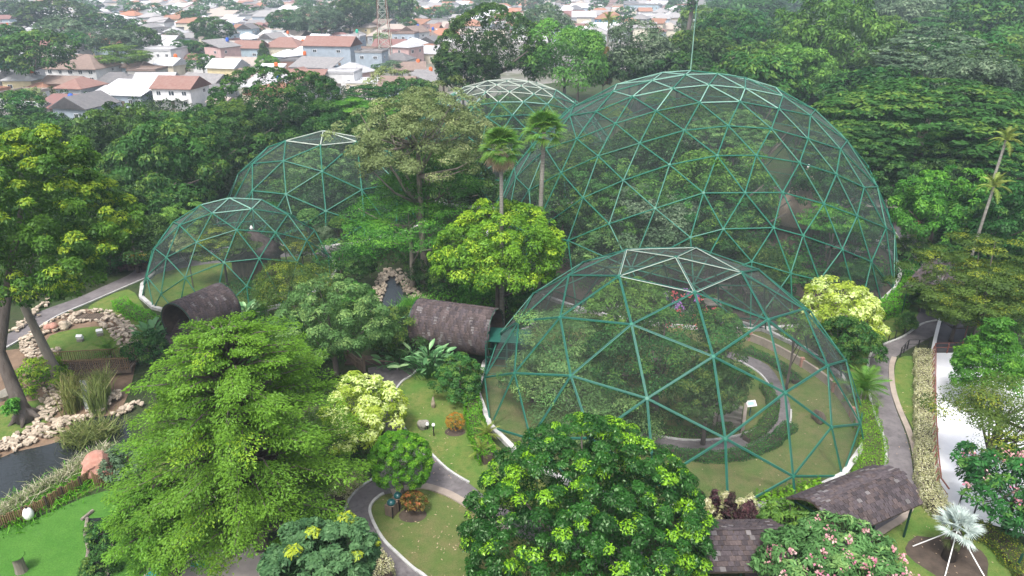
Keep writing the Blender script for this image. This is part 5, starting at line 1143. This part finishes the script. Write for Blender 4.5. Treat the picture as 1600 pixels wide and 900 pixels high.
me, _ = crown_me('ivy', 77, 'tufted', 4000, .6, 1.9, 7, FO['mid']); link('crown', me, t, (1.0,0,23)); me, _ = crown_me('ivy', 78, 'tufted', 1800, .6, 2.2, 3.0, FO['light']); link('crown', me, t, (.3,0,8))
# inside the great dome, back and middle domes
for i, (x, y, z, w, a_, k, m_, lb) in enumerate([
 (930,240,6,130,.8,'tufted','mid','tree at the left inside the great dome'),(1010,270,6,150,.8,'broad','dark','dark tree left of centre inside the great dome'),
 (1000,200,7,120,.6,'layered','mid','leafy tree high at the back left inside the great dome'),(1120,180,8.5,220,.42,'umbrella','mid','wide green tree under the top of the great dome'),
 (1090,260,6,130,.8,'broad','grey','grey-green tree in the middle of the great dome'),(1030,350,4.5,140,.7,'broad','grey','grey-leaved tree at the near left inside the great dome'),
 (940,340,4,120,.8,'tufted','mid','broad-leaved tree near the lime tree inside the great dome'),(1150,320,5,130,.8,'tufted','mid','green tree left of the conical hut'),
 (1205,420,2.4,100,.5,'layered','mid','feathery tree in front of the conical hut'),
 (1305,350,5,80,.6,'layered','bright','fresh green tree at the right of the conical hut'),(1110,370,3.5,110,.7,'broad','mid','low tree behind the crown of the front dome'),
 (1340,430,1.6,90,.6,'sparse','dark','low scrub beneath the sheet roofs inside the great dome'),
 (880,300,4,90,.8,'broad','mid','tree just inside the left flank of the great dome'),(1170,420,3,110,.7,'broad','mid','low leafy tree near the front rim of the great dome'),
 (790,190,7,120,.6,'tufted','mid','tree inside the back dome on the left'),(840,170,8,120,.5,'layered','mid','tree under the top of the back dome'),(745,215,5,80,.6,'broad','oliveyellow','olive tree at the left rim of the back dome'),(870,205,5,90,.6,'broad','mid','tree at the right side of the back dome'),
 (415,280,5,90,.7,'layered','mid','tree at the left inside the middle dome'),(480,290,6,130,.5,'layered','mid','flat green tree in the middle dome'),(520,320,4,110,.8,'broad','dark','dark tree at the right inside the middle dome'),(450,330,3,110,.8,'broad','dark','dark thicket low inside the middle dome'),(505,365,2.5,90,.8,'broad','grey','shrubby tree near the front rim of the middle dome'),
 (345,385,3.2,85,.6,'layered','oliveyellow','small spreading tree inside the small left dome'),(470,385,2.6,60,.7,'broad','oliveyellow','small tree at the right inside the small left dome'),(290,385,2.6,45,.9,'sparse','olive','thin brownish tree at the left inside the small left dome'),
]): FT('aviary_tree', x, y, z, w, a_, k, m_, 'n' if w > 80 else 'm', lb)
# further trees that fill the great dome up towards its net
fill = [(960,300,9),(1060,215,10),(1150,215,12),(1090,330,8),(1000,330,7),(900,260,7),(1050,410,4),(960,390,5),(1300,290,6),(1120,280,9),(1030,160,11),(1110,150,13),(1190,150,12),(1250,190,9),(960,180,9),(1340,360,3)]
for i, (x, y, z) in enumerate(fill):
    FT('aviary_tree', x, y, z, 125, .7, ['tufted','broad','rain','tufted'][i%4], ['mid','dark','sage','mid','light'][i%5], 'n', ['mid','dark','pale','mid','light'][i%5]+'-green tree inside the great dome, '+['left of centre','high behind the middle','under the mast side','in the middle','left of the middle','near the left flank','just above the front dome crown','at the lower left','near the right shoulder','above the centre','at the back left, highest','directly under the apex','at the back right, highest','at the back near the right shoulder','at the far left back','low by the sheet roofs'][i])
for i, (x, y, z) in enumerate([(400,300,6),(450,262,9),(500,270,8),(530,350,4),(440,350,4),(480,340,5)]):
    FT('aviary_tree', x, y, z, 95, .75, ['tufted','rain'][i%2], ['mid','dark','sage'][i%3], 'n', 'tree filling the middle dome '+['at its left','under its top left','under its top','at its lower right','at its lower left','in its middle'][i])

def undergrowth(name, spots, smin, smax, mt, label, seed):
    V0, t0, f0, _ = crown_np(seed, 'tufted', 260, .30, 1, .8, nc=24); g = np.random.default_rng(seed); Vs=[];T=[];Fl=[]
    for x, y in spots:
        k = g.uniform(smin, smax); a = g.uniform(0,6.28); R_ = np.array([[math.cos(a),-math.sin(a),0],[math.sin(a),math.cos(a),0],[0,0,g.uniform(.7,1.2)]])
        Vs.append((V0@R_.T)*k+np.array([x,y,k*.55])); T.append(np.clip(t0+g.normal(0,.15),0,1)); Fl.append(f0*(g.random()<.3))
    o = link(name, np_mesh(name, np.vstack(Vs), 4, FO[mt], {'tint': np.concatenate(T), 'flush': np.concatenate(Fl)})); tag(o, label, 'undergrowth', None, 'stuff')
def disc(c_, r0, n, sd): g = random.Random(sd); return [(c_[0]+r0*math.sqrt(g.random())*math.cos(a), c_[1]+r0*math.sqrt(g.random())*math.sin(a)) for a in [g.uniform(0,6.28) for _ in range(n)]]
hutp = G(1252,375)
undergrowth('undergrowth', [p for p in disc((21.98,88.74), 23.5, 330, 1) if not (p[0] > 30 and p[1] < 88) or rnd.random() < .3], .7, 1.9, 'mid', 'dense leafy undergrowth on the floor of the great dome', 31)
undergrowth('undergrowth', disc((-26.7,101.9), 14.5, 150, 2), .7, 1.8, 'mid', 'dark leafy undergrowth on the floor of the middle dome', 32)
undergrowth('undergrowth', disc((-.75,123.2), 19, 170, 3), .8, 2.0, 'mid', 'leafy undergrowth inside the back dome', 33)
undergrowth('undergrowth', [p for p in disc((9.5,55.5), 9.5, 90, 4)], .35, .9, 'mid', 'low planting under the trees inside the front dome', 34)
gx = random.Random(8); sp = []
for _ in range(900):
    px_, py_ = gx.uniform(-40,560), gx.uniform(150,400); q = G(px_, py_)
    if py_ > 405-px_*.03 or any((q.x-d[0][0])**2+(q.y-d[0][1])**2 < (d[1]+1)**2 for d in DOMES): continue
    sp.append((q.x,q.y))
undergrowth('undergrowth', sp[:430], .9, 2.6, 'dark', 'shaded undergrowth of the tree belt between the left domes and the town', 35)
sp = []
for _ in range(900):
    px_, py_ = gx.uniform(1250,1640), gx.uniform(190,470); q = G(px_, py_)
    if px_ < 1470+max(0,(400-py_))*.0 and py_ > 335: continue
    if any((q.x-d[0][0])**2+(q.y-d[0][1])**2 < (d[1]+1)**2 for d in DOMES): continue
    sp.append((q.x,q.y))
undergrowth('undergrowth', sp[:420], .9, 2.6, 'dark', 'shaded undergrowth of the forest right of the great dome', 36)
# lawn inside domes
for c_, r_, nm in (((12.8,52.91),15.5,'lawn_dry'),((-31,76.9),10.4,'lawn'),):
    flat('lawn', [Vector((c_[0]+r_*math.cos(a/8), c_[1]+r_*math.sin(a/8), 0)) for a in range(50)], .005, M[nm])
flat('soil', [Vector((21.98+25*math.cos(a/8), 88.74+25*math.sin(a/8), 0)) for a in range(50)], .004, M['soil'])

# ------------------------------------------------------------------ the town
def flatcol(name, c1, c2=None, **k): return mat(name, c1, .85, c2 or tuple(x*.8 for x in c1), .8, **k)
WALL = {'white': flatcol('white_plaster', (.66,.66,.66)), 'cream': flatcol('cream_plaster', (.62,.56,.44)), 'grey': flatcol('grey_plaster', (.36,.38,.40)), 'blue-grey': flatcol('blue_grey_plaster', (.34,.40,.46)),
        'pale blue': flatcol('pale_blue_plaster', (.40,.50,.56)), 'concrete': flatcol('bare_concrete', (.40,.39,.37)), 'brick': flatcol('brown_brick', (.24,.14,.11)), 'yellow': flatcol('pale_yellow_plaster', (.66,.56,.34)), 'blue': flatcol('blue_plaster', (.10,.26,.42)), 'pink': flatcol('pink_plaster', (.55,.38,.36))}
def roofm(name, c1, c2): return mat(name, c1, .85, c2, 1.2, .06, 5, dim=(1,1,1), hi=.7)
ROOF = {'orange tile': roofm('orange_tiles', (.31,.15,.09), (.20,.12,.09)), 'red-brown tile': roofm('red_brown_tiles', (.21,.11,.09), (.25,.16,.135)), 'grey': roofm('grey_sheets', (.26,.25,.25), (.17,.165,.165)), 'dark grey': roofm('dark_grey_tiles', (.12,.12,.125), (.18,.17,.17)),
        'white metal': roofm('white_metal', (.66,.67,.69), (.50,.51,.53)), 'rusty red': roofm('rusty_red_sheets', (.22,.105,.095), (.17,.11,.10)), 'beige': roofm('beige_tiles', (.36,.31,.27), (.27,.23,.21)), 'pale grey': roofm('pale_grey_sheets', (.42,.42,.43), (.32,.32,.33)), 'brown': roofm('brown_tiles', (.18,.13,.11), (.24,.18,.15)), 'teal': roofm('teal_sheets', (.03,.30,.24), (.05,.24,.2))}
wm = MB(); wm.box((0,0,0),(1,.08,1)); wm.box((0,-.05,0),(.84,.04,.84),m=1); wm.box((0,-.08,0),(.05,.03,.9),m=0); WIN = wm.me('window', [M['white_paint'], M['glass']])
dm = MB(); dm.box((0,0,0),(1,.08,1)); DOOR = dm.me('door', M['wood'])
tank = {}
for nm, cc in (('blue',(.03,.10,.45)),('orange',(.6,.13,.03)),('green',(.02,.35,.22))):
    b = MB(); b.lathe((0,0,0), [(.6,0),(.62,.3),(.62,1.1),(.45,1.4),(.15,1.5)], 10); tank[nm] = b.me('water_tank', mat(nm+'_tank_plastic', cc, .5), True)
def roof_parts(b, kind, w, d, z, h, ov=.5):
    x, y = w/2+ov, d/2+ov; th = .18
    if kind == 'flat':
        b.box((0,0,z+.1),(w+.3,d+.3,.2))
        for s in (-1,1): b.box((0,s*(d/2+.05),z+.45),(w+.3,.16,.5)); b.box((s*(w/2+.05),0,z+.45),(.16,d-.1,.5))
        return
    if kind == 'shed':
        b.add([(-x,-y,z),(x,-y,z),(x,y,z+h),(-x,y,z+h),(-x,-y,z+th),(x,-y,z+th),(x,y,z+h+th),(-x,y,z+h+th)], [(0,3,2,1),(4,5,6,7),(0,1,5,4),(1,2,6,5),(2,3,7,6),(3,0,4,7)]); return
    if w >= d: r = (x-y*.85 if kind == 'hip' else x); R0, R1 = (-r,0), (r,0)
    else: r = (y-x*.85 if kind == 'hip' else y); R0, R1 = (0,-r), (0,r)
    V = [(-x,-y,z),(x,-y,z),(x,y,z),(-x,y,z),(*R0,z+h),(*R1,z+h)]
    F = [(0,1,5,4),(1,2,5),(2,3,4,5),(3,0,4)] if w >= d else [(0,1,4),(1,2,5,4),(2,3,5),(3,0,4,5)]
    if kind == 'gable' and False: pass
    n = len(V); V2 = [(a,b_,c_-th) for a,b_,c_ in V]; b.add(V+V2, F+[tuple(reversed([i+n for i in f])) for f in F]+[(i,(i+1)%4,(i+1)%4+n,i+n)[::-1] for i in range(4)])
HOUSES = []
def house(P, w, d, hgt, kind, roof, wall, rz, label, rh=None, storeys=1, tk=None, group='houses of the town beyond the park', wins=None, porch=False):
    t = empty('house', (P[0],P[1],0), rz, label, 'house', group); b = MB(); b.box((0,0,hgt/2),(w,d,hgt)); b.build('wall', WALL[wall], t)
    rh = rh if rh is not None else min(w,d)*.28; b = MB(); roof_parts(b, kind, w, d, hgt+.02, rh); o = b.build('roof', ROOF[roof], t)
    if kind == 'gable':   # gable triangles continue the wall
        b = MB()
        if w >= d:
            for s in (-1,1): b.add([(s*w/2*.995,-d/2,hgt),(s*w/2*.995,d/2,hgt),(s*w/2*.995,0,hgt+rh*.86)],[(0,1,2)])
        else:
            for s in (-1,1): b.add([(-w/2,s*d/2*.995,hgt),(w/2,s*d/2*.995,hgt),(0,s*d/2*.995,hgt+rh*.86)],[(0,1,2)])
        b.build('gable_wall', WALL[wall], t)
    g = random.Random(int(P[0]*7+P[1]*13)); n = max(1, int(w/3.2)) if wins is None else wins
    near = depth((P[0],P[1],0)) < 420
    for st in range(storeys):
        zc = hgt*(st+.55)/storeys
        for i in range(n):
            x = (i+.5)/n*w - w/2
            if st == 0 and i == n//2: link('door', DOOR, t, (x,-d/2-.03,1.05), None, (.95,1,2.1))
            elif g.random() < .85: link('window', WIN, t, (x,-d/2-.03,zc), None, (g.uniform(1.0,1.7),1,g.uniform(.9,1.3)))
        if near:
            for s in (-1,1):
                if g.random() < .7: link('window', WIN, t, (s*(w/2+.03), g.uniform(-.2,.2)*d, zc), (0,0,s*math.pi/2), (1.2,1,1.0))
    if porch: b = MB(); b.box((0,-d/2-.8,hgt*.5),(w*.8,1.6,.15)); b.box((0,-d/2-1.55,hgt*.5+.5),(w*.8,.08,.9)); b.build('balcony', M['white_paint'], t)
    if tk:
        z = hgt+.5 if kind == 'flat' else hgt+rh*.2
        b = MB(); b.box((w*.3,0,z+.6),(1.0,1.0,1.2)); b.build('tank_stand', WALL['concrete'], t); link('water_tank', tank[tk], t, (w*.3,0,z+1.2))
    HOUSES.append((P[0],P[1],max(w,d)*.62)); return t
def HP(px, py, wpx, hpx, kind, roof, wall, deg, label, dr=.8, **k):
    P = G(px, py); s = depth(P)/FPX; w = wpx*s; return house(P, w, w*dr, hpx*s*1.02, kind, roof, wall, math.radians(deg), label, **k)
for a in [
 (135,124,82,19,'hip','brown','white',-6,'large white house with a weathered brown hip roof at the left of the town',{'storeys':2}),
 (186,136,60,9,'hip','dark grey','grey',10,'tiered dark grey hip roof right of the large white house',{}),
 (108,146,58,17,'gable','brown','brick',-10,'house with a bare brown brick side wall',{'dr':.6}),
 (68,148,30,12,'hip','orange tile','cream',-15,'little orange hip roof at the left edge of the town',{}),
 (14,128,34,22,'gable','teal','white',5,'teal-green roofed building cut by the left edge',{}),
 (208,166,78,20,'shed','white metal','blue-grey',-12,'low blue-grey building under broad white metal sheets',{'dr':.7,'wins':6}),
 (288,166,62,30,'gable','red-brown tile','white',-8,'two-storey white house with red-brown gables and a balcony facing the park',{'storeys':2,'porch':True,'dr':.9}),
 (232,138,50,8,'gable','dark grey','grey',-10,'long dark grey roof left of the red-brown gabled house',{}),
 (262,154,30,9,'hip','rusty red','white',0,'tiny rusty red hip roof in front of the red-brown gables',{}),
 (325,140,66,10,'gable','grey','grey',-20,'wide grey roof behind the balcony house',{}),
 (360,127,46,22,'gable','white metal','yellow',-14,'pale yellow house with a gleaming white metal roof',{'dr':.9,'storeys':1}),
 (252,106,68,27,'flat','pale grey','white',-4,'open white two-storey building with dark columns bays',{'storeys':2,'tk':None}),
 (305,104,34,12,'hip','red-brown tile','white',-12,'small red-brown hip house right of the open white building',{}),
 (262,79,42,13,'gable','pale grey','pale blue',-8,'pale gable-roofed hall behind the open white building',{}),
 (348,151,40,7,'shed','dark grey','grey',-5,'dark grey sheet roof between the balcony house and the tree',{}),
 (297,206,62,7,'gable','grey','cream',-25,'big grey corrugated roof nearest the park trees',{'dr':.9}),
 (350,168,36,9,'gable','beige','cream',-30,'beige roofed shed next to the big corrugated roof',{}),
 (100,176,60,10,'shed','rusty red','concrete',-8,'faded red sheet roof with a blue tank above the left trees',{'tk':'blue'}),
 (55,178,50,8,'gable','pale grey','white',-12,'pale grey roof at the left just above the trees',{}),
 (175,158,44,10,'shed','pale grey','white',-14,'pale lean-to left of the broad white sheets',{'tk':'blue'}),
 (450,92,58,19,'hip','red-brown tile','cream',-8,'two-storey cream house with a steep red-brown hip roof',{'storeys':2}),
 (522,104,76,32,'gable','red-brown tile','blue-grey',-10,'tall blue-grey house with a long windowless side wall',{'storeys':2,'wins':2,'dr':.6}),
 (549,86,40,26,'flat','pale grey','blue-grey',-6,'blue-grey tower block with a green tank on its flat roof',{'tk':'green','storeys':2}),
 (466,110,44,15,'flat','dark grey','brick',-6,'brick house with a white roof terrace wall and an orange tank',{'tk':'orange'}),
 (540,98,34,12,'hip','orange tile','grey',-10,'small orange hip roof in front of the tower block',{}),
 (583,112,42,29,'flat','grey','blue-grey',-8,'modern two-storey grey house with deep window frames',{'storeys':2}),
 (497,124,68,19,'shed','grey','pale blue',-14,'long pale blue wall under a grey lean-to roof',{'dr':.6,'wins':3}),
 (534,139,56,25,'flat','pale grey','white',-5,'bare white block building just above the middle trees',{'storeys':1,'wins':3}),
 (575,141,56,13,'flat','white metal','cream',-3,'long low white walled building right of the bare block',{}),
 (617,67,70,12,'hip','beige','grey',-6,'big beige hip roof beside the radio mast',{}),
 (612,86,48,13,'gable','rusty red','grey',-10,'rusty red gable roof at the foot of the radio mast',{}),
 (595,97,36,10,'gable','grey','pale blue',12,'grey shed with open truss left of the mast foot',{}),
 (670,88,34,11,'hip','orange tile','white',-10,'orange hip roof at the left of the big dark tree',{}),
 (640,118,48,10,'gable','brown','concrete',8,'brown-grey gable with an orange tank below the mast',{'tk':'orange'}),
 (664,129,34,9,'shed','grey','grey',-8,'grey sheet roof touching the big dark tree',{'tk':'orange'}),
 (632,137,34,8,'gable','orange tile','concrete',-6,'low orange roof in front of the brown-grey gable',{}),
 (647,43,26,12,'gable','dark grey','white',10,'small white gable house above the beige hip roof',{}),
 (689,44,25,13,'flat','grey','concrete',-3,'square grey concrete block left of the dark tree top',{}),
 (672,54,34,8,'gable','orange tile','cream',-12,'orange strip roof below the concrete block',{}),
 (385,58,30,12,'gable','orange tile','white',-10,'orange gable in the second town row left of the cream house',{}),
 (265,58,36,12,'flat','dark grey','grey',-5,'dark flat block with a maroon canopy',{'tk':None}),
 (395,95,44,20,'gable','red-brown tile','pale blue',-12,'pale blue gable house at the left of the cream two-storey house',{'storeys':1}),
 (405,112,34,10,'gable','beige','white',8,'beige gable below the pale blue house',{}),
 (380,110,50,9,'gable','beige','concrete',-10,'low beige roofs beside the concrete box room',{}),
 (40,44,40,12,'gable','red-brown tile','pink',-8,'reddish roof house far at the upper left',{}),
 (470,20,44,10,'hip','rusty red','grey',-5,'big reddish hip roof at the top of the town',{}),
 (952,44,44,14,'hip','orange tile','blue',-8,'blue walled house with an orange roof beyond the light green tree',{'storeys':2}),
 (981,50,38,12,'hip','orange tile','grey',4,'orange hip house nearest the palm crown',{}),
 (921,42,20,18,'flat','pale grey','white',0,'narrow white tower house beyond the light green tree',{}),
 (1000,26,50,17,'flat','grey','pale blue',-4,'pale blue-grey two-storey block at the far end of the town',{'storeys':2}),
 (1020,37,46,10,'flat','white metal','cream',-4,'wide cream block under a white slab roof',{}),
 (955,58,56,7,'shed','white metal','white',-3,'white sheet roof behind the reddish creeper tree',{}),
 (893,40,40,13,'gable','rusty red','white',10,'red roof gable house left of the narrow white tower',{}),
]: HP(*a[:9], **a[9])
# procedural rest of the named town: jittered streets
roofs = ['orange tile','red-brown tile','grey','grey','dark grey','white metal','white metal','rusty red','beige','pale grey','pale grey','brown','brown']; walls = ['white','white','cream','grey','blue-grey','pale blue','concrete','white','pink','yellow']
def in_town(x, y):
    px = 800 + FPX*x/(y*math.cos(PITCH)+CAMH*math.sin(PITCH)); a = math.atan2(CAMH, y); py = 450 - FPX*math.tan(PITCH-a)
    return px, py
cells = []
for j in range(0, 32):
    y = 174 + j*10.5 + j*j*.08
    x = -200 - j*8
    while x < 120+j*8:
        cells.append((x+rnd.uniform(-2.5,2.5)+ (j%2)*6, y+rnd.uniform(-2.5,2.5))); x += rnd.uniform(9.5,13)
names = set(); count = 0; TOWNTREES = []
def where(px, py):
    h = 'at the left edge' if px < 60 else 'left of the open white building' if px < 200 else 'above the open white building' if px < 300 else 'above the pale yellow house' if px < 400 else 'above the cream two-storey house' if px < 490 else 'above the blue-grey tower block' if px < 570 else 'around the radio mast' if px < 640 else 'behind the big dark tree' if px < 830 else 'beyond the light green tree' if px < 960 else 'left of the ivy trunk'
    v = 'in the nearest rows' if py > 135 else 'in the middle rows' if py > 95 else 'in the upper rows' if py > 65 else 'in the farthest rows'
    return h, v.replace('in the ','').replace('in ','')
cand = []
for (x, y) in cells:
    px, py = in_town(x, y)
    if not (-30 < px < 1060) or py < 25 or y > 520: continue
    if py > 62+.13*0 and px > 690: continue
    if py > 205-(.08*px) : continue
    cand.append((x, y, px, py))
for x, y, px, py in cand:
    if any((x-a)**2+(y-b_)**2 < (r+4.6)**2 for a, b_, r in HOUSES): continue
    u = rnd.random()
    if u < .10 or (px > 690 and px < 840 and py > 40): TOWNTREES.append((x, y, px, py)); continue
    if count >= 235: break
    w = rnd.uniform(7,11.5); d = rnd.uniform(7,10); st = 2 if rnd.random() < .3 and py < 130 else 1; ro = rnd.choice(roofs); wa = rnd.choice(walls); kd = 'flat' if rnd.random() < .17 else rnd.choice(['gable','gable','hip','hip','shed'])
    tk = rnd.choice([None]*6+['orange','blue']); h, v = where(px, py)
    for tr_ in range(30):
        lb = f"{'tall ' if st == 2 else ''}{wa} house, {ro} {kd} roof{f' with {tk} tank' if tk else ''}, {h}, {v}"
        if len(lb.split()) > 16: tk = None; st = 1; continue
        if lb not in names: break
        ro = rnd.choice(roofs); wa = rnd.choice(walls); kd = 'flat' if rnd.random() < .17 else rnd.choice(['gable','hip','shed'])
    names.add(lb); house((x,y), w, d, 3.3*st+rnd.uniform(0,.6), kd, ro, wa, math.radians(rnd.gauss(-14,9)+(90 if rnd.random()<.3 else 0)), lb, storeys=st, tk=tk); count += 1
# far town as one mass
fb = {k: MB() for k in ('wall','roof')}
far = []
y = 395
while y < 1700:
    step = 10.5 + (y-395)*.011; x = -y*.78
    while x < y*.22+40:
        xx, yy = x+rnd.uniform(-3,3), y+rnd.uniform(-3,3); px, py = in_town(xx, yy)
        if -60 < px < 1075 and not any((xx-a)**2+(yy-b_)**2 < (r+5)**2 for a, b_, r in HOUSES): far.append((xx,yy))
        x += step*rnd.uniform(.95,1.4)
    y += step
RC = [(.34,.16,.10),(.30,.16,.11),(.19,.13,.12),(.28,.27,.27),(.20,.2,.2),(.14,.14,.15),(.62,.63,.65),(.30,.29,.29),(.36,.31,.27),(.45,.45,.46)]
WC = [(.66,.66,.66),(.6,.56,.46),(.36,.38,.40),(.36,.42,.48),(.7,.7,.7)]
bw = {i: MB() for i in range(len(WC))}; br_ = {i: MB() for i in range(len(RC))}
for xx, yy in far:
    if rnd.random() < .08: continue
    w, d, h = rnd.uniform(8,15), rnd.uniform(8,12), rnd.choice([3.4,3.6,6.6]); rz = math.radians(rnd.gauss(-12,10)); R_ = Matrix.Rotation(rz,3,'Z')
    i = rnd.randrange(len(WC)); bw[i].box((xx,yy,h/2),(w,d,h),rz)
    tmp = MB(); roof_parts(tmp, rnd.choice(['gable','hip','hip','flat','shed']), w, d, h+.02, min(w,d)*.28); i = rnd.randrange(len(RC)); br_[i].add([R_ @ Vector(v) + Vector((xx,yy,0)) for v in tmp.V], tmp.F)
allm = MB(); ms = []
for D_, CC, nm in ((bw, WC, 'far_wall'), (br_, RC, 'far_roof')):
    for i, q_ in D_.items():
        ms.append(mat(f'{nm}_{["a","b","c","d","e","f","g","h","i","j"][i]}', CC[i], .9)); allm.add(q_.V, q_.F, len(ms)-1)
o = allm.build('distant_houses', ms); tag(o, 'distant roofs of the city running to the horizon', 'houses', None, 'stuff')
# town trees
tl = [('willow_like_tree',45,88,10,125,.72,'tufted','mid','m','large drooping green tree at the upper left edge'),('town_tree',5,70,10,80,.8,'tufted','dark','m','dark tree at the left edge above the drooping one'),
 ('town_tree',180,68,9,75,.7,'tufted','grey','m','olive grey tree left of the dark town cluster'),('town_tree',222,62,9,55,.9,'tufted','dark','m','darkest tree of the town cluster'),('town_tree',200,92,6,62,.7,'layered','light','m','light feathery tree in front of the dark town cluster'),
 ('town_tree',95,58,9,80,.7,'tufted','grey','f','hazy tree right of the drooping green tree'),('town_tree',118,72,7,50,.8,'tufted','mid','f','small tree between hazy tree and dark cluster'),('town_tree',165,40,8,60,.6,'tufted','mid','f','tree row tree behind the dark town cluster'),
 ('town_tree',80,28,11,110,.5,'tufted','dark','f','broad dark tree high at the upper left'),('town_tree',20,18,10,60,.6,'tufted','dark','f','dark tree at the very top left'),
 ('town_tree',328,50,9,58,.8,'tufted','dark','m','dark irregular tree between orange roofs'),('town_tree',338,68,6,36,.8,'tufted','dark','m','lower part tree beneath the dark irregular one'),('town_tree',295,75,6,50,.6,'tufted','mid','m','green tree behind the small red-brown hip house'),('town_tree',298,30,8,28,1.0,'tufted','dark','f','single dark tree in the far left rows'),
 ('town_tree',450,36,9,60,.7,'tufted','mid','m','round green tree above the cream two-storey house'),('town_tree',500,32,11,75,.7,'tufted','grey','m','blue-grey big tree in the row behind the tower block'),('town_tree',545,28,11,72,.8,'tufted','dark','m','very dark tree right behind the tower block'),('town_tree',582,20,12,60,.9,'tufted','dark','m','dark tree left of the radio mast'),('town_tree',625,18,12,62,.9,'tufted','mid','m','bright tree just right of the radio mast'),
 ('town_tree',412,82,6,22,1.4,'cone','dark','m','small pointed cypress-like tree'),('town_tree',590,108,3,20,.7,'round','mid','f','round bush before the modern grey house'),('town_tree',640,42,6,32,.8,'tufted','mid','f','green tree right of the beige hip roof'),('town_tree',660,25,7,26,.9,'tufted','mid','f','small tree in front of the upper concrete block'),('town_tree',700,22,7,30,.9,'tufted','mid','f','rounded tree above the concrete block'),
 ('town_tree',610,104,4,30,.6,'layered','grey','f','banana-like grey-green tuft beside the modern house'),('town_tree',760,12,10,40,.7,'tufted','dark','f','dark tree above the crown of the big dark tree'),('town_tree',832,8,10,34,.8,'tufted','grey','f','dull tree at the top beyond the pale crown'),('town_tree',35,150,3,26,.8,'tufted','dark','f','dark bush beside the leftmost roofs'),('town_tree',48,152,3,40,.7,'tufted','olive','f','brownish bush in front of the leftmost roofs'),
]
for a in tl: FT(*a)
n = 0
for x, y, px, py in TOWNTREES:
    if n > 70: break
    if 690 < px < 850 and rnd.random() < .75: continue
    h, v = where(px, py); lb = next((q_ for q_ in (f"{a_}{['dark','green','light','olive'][(n+z_)%4]} {['rounded','bushy','small'][(n+y_)%3]} tree {h}, {v}" for a_ in ('','lopsided ','twiggy ','low ') for z_ in range(4) for y_ in range(3)) if q_ not in names), 'tree among the houses'); names.add(lb)
    far_tree(Vector((x,y,4.5)), rnd.uniform(3,5), rnd.uniform(2.5,4), 'tufted', ['dark','mid','light','grey'][n%4], 'f', lb, 'trees among the houses', 'tree', 'town_tree'); n += 1
# forest behind the rain trees, beyond the named ones: individually standing trees
fm = [('tufted','mid'),('tufted','dark'),('broad','grey'),('layered','mid'),('rain','mid'),('broad','light')]; k = 0
for j in range(9):
    y = 150 + j*24
    x = y*.20 - 2
    while x < y*.80:
        xx = x + rnd.uniform(-4,4); yy = y + rnd.uniform(-8,8); px, py = in_town(xx, yy)
        if px > 1090+(j<3)*60 and px < 1680:
            kd, mt = fm[k%6]; r = rnd.uniform(7,11)
            lb = f"{dict(mid='green',dark='dark green',grey='greyish',light='light green')[mt]} {dict(tufted='bushy',broad='rounded',layered='layered',umbrella='flat-topped',rain='domed')[kd]} forest tree, {['first','second','third','fourth','fifth','sixth','seventh','eighth','ninth'][j]} row back, {'at the right edge' if px>1500 else 'over the rain trees' if px>1330 else 'left of the tallest'}"
            far_tree(Vector((xx,yy,rnd.uniform(7,12))), r, r*(.5 if kd in ('rain','layered') else .85), kd, mt, 'm' if y < 230 else 'f', lb, 'forest trees behind the great dome', 'tree', 'forest_tree'); k += 1
        x += rnd.uniform(15,22)
# shadowed belt between the left trees and the town
for k, (px, py) in enumerate([(60,215),(120,235),(200,205),(280,205),(330,200),(400,240),(470,225),(540,215),(610,190),(640,160),(60,290),(130,290),(200,310),(260,320),(0,330),(660,180),(560,240),(20,180)]):
    FT('belt_tree', px, py, 5, 95, .8, 'tufted', ['dark','mid'][k%2], 'm', f"{'dark' if k%2==0 else 'green'} understorey tree of the left belt " + ['at the far left','a little right of the mango crown','left of the corrugated roof','below the corrugated roof','behind the small dome','behind the middle dome','at its right end','right of the flat tree','near the white block','beneath the mango','beside the mango','over the bins','over the small dome','behind the mango trunk','by the dark tree','close to the middle dome rim','close to the first roofs','above the mango crown'][k])
# far trees as one mass
V_, t_, f_, _ = crown_np(5, 'tufted', 420, .35, 1, .8); Vs = []; T_=[]; Fl=[]
gg = np.random.default_rng(4)
for xx, yy in far:
    if rnd.random() > (.13 if yy < 900 else .08): continue
    s = rnd.uniform(4,8.5); a = rnd.uniform(0,6.28); R_ = np.array([[math.cos(a),-math.sin(a),0],[math.sin(a),math.cos(a),0],[0,0,1]])
    Vs.append((V_@R_.T)*s + np.array([xx+rnd.uniform(-4,4),yy+rnd.uniform(-4,4),s*.9])); T_.append(t_*.8+rnd.uniform(-.1,.2)); Fl.append(f_*0)
for i in range(420):
    yy = rnd.uniform(380,1500); xx = rnd.uniform(yy*.26, yy*.85); s = rnd.uniform(9,13); Vs.append(V_*s + np.array([xx,yy,s*.8])); T_.append(t_*.8+rnd.uniform(-.1,.1)); Fl.append(f_*0)
o = link('distant_trees', np_mesh('distant_trees', np.vstack(Vs), 4, FO['mid'], {'tint': np.concatenate(T_), 'flush': np.concatenate(Fl)})); tag(o, 'far-off trees scattered through the city and the hazy wood', 'trees', None, 'stuff')

# ------------------------------------------------------------------ humid haze
hz = MB(); hz.box((0, 2200, 17.5), (6800, 4600, 38)); m = bpy.data.materials.new('haze_air'); m.use_nodes = True; nn = m.node_tree; nn.nodes.clear()
out = nn.nodes.new("ShaderNodeOutputMaterial"); pv = nn.nodes.new("ShaderNodeVolumePrincipled"); pv.inputs['Color'].default_value = (.74,.87,1,1); pv.inputs['Density'].default_value = .00045; pv.inputs['Anisotropy'].default_value = .2
nn.links.new(pv.outputs[0], out.inputs['Volume']); o = hz.build('haze', m); tag(o, 'thin bluish haze over the park and town', 'haze', None, 'stuff')
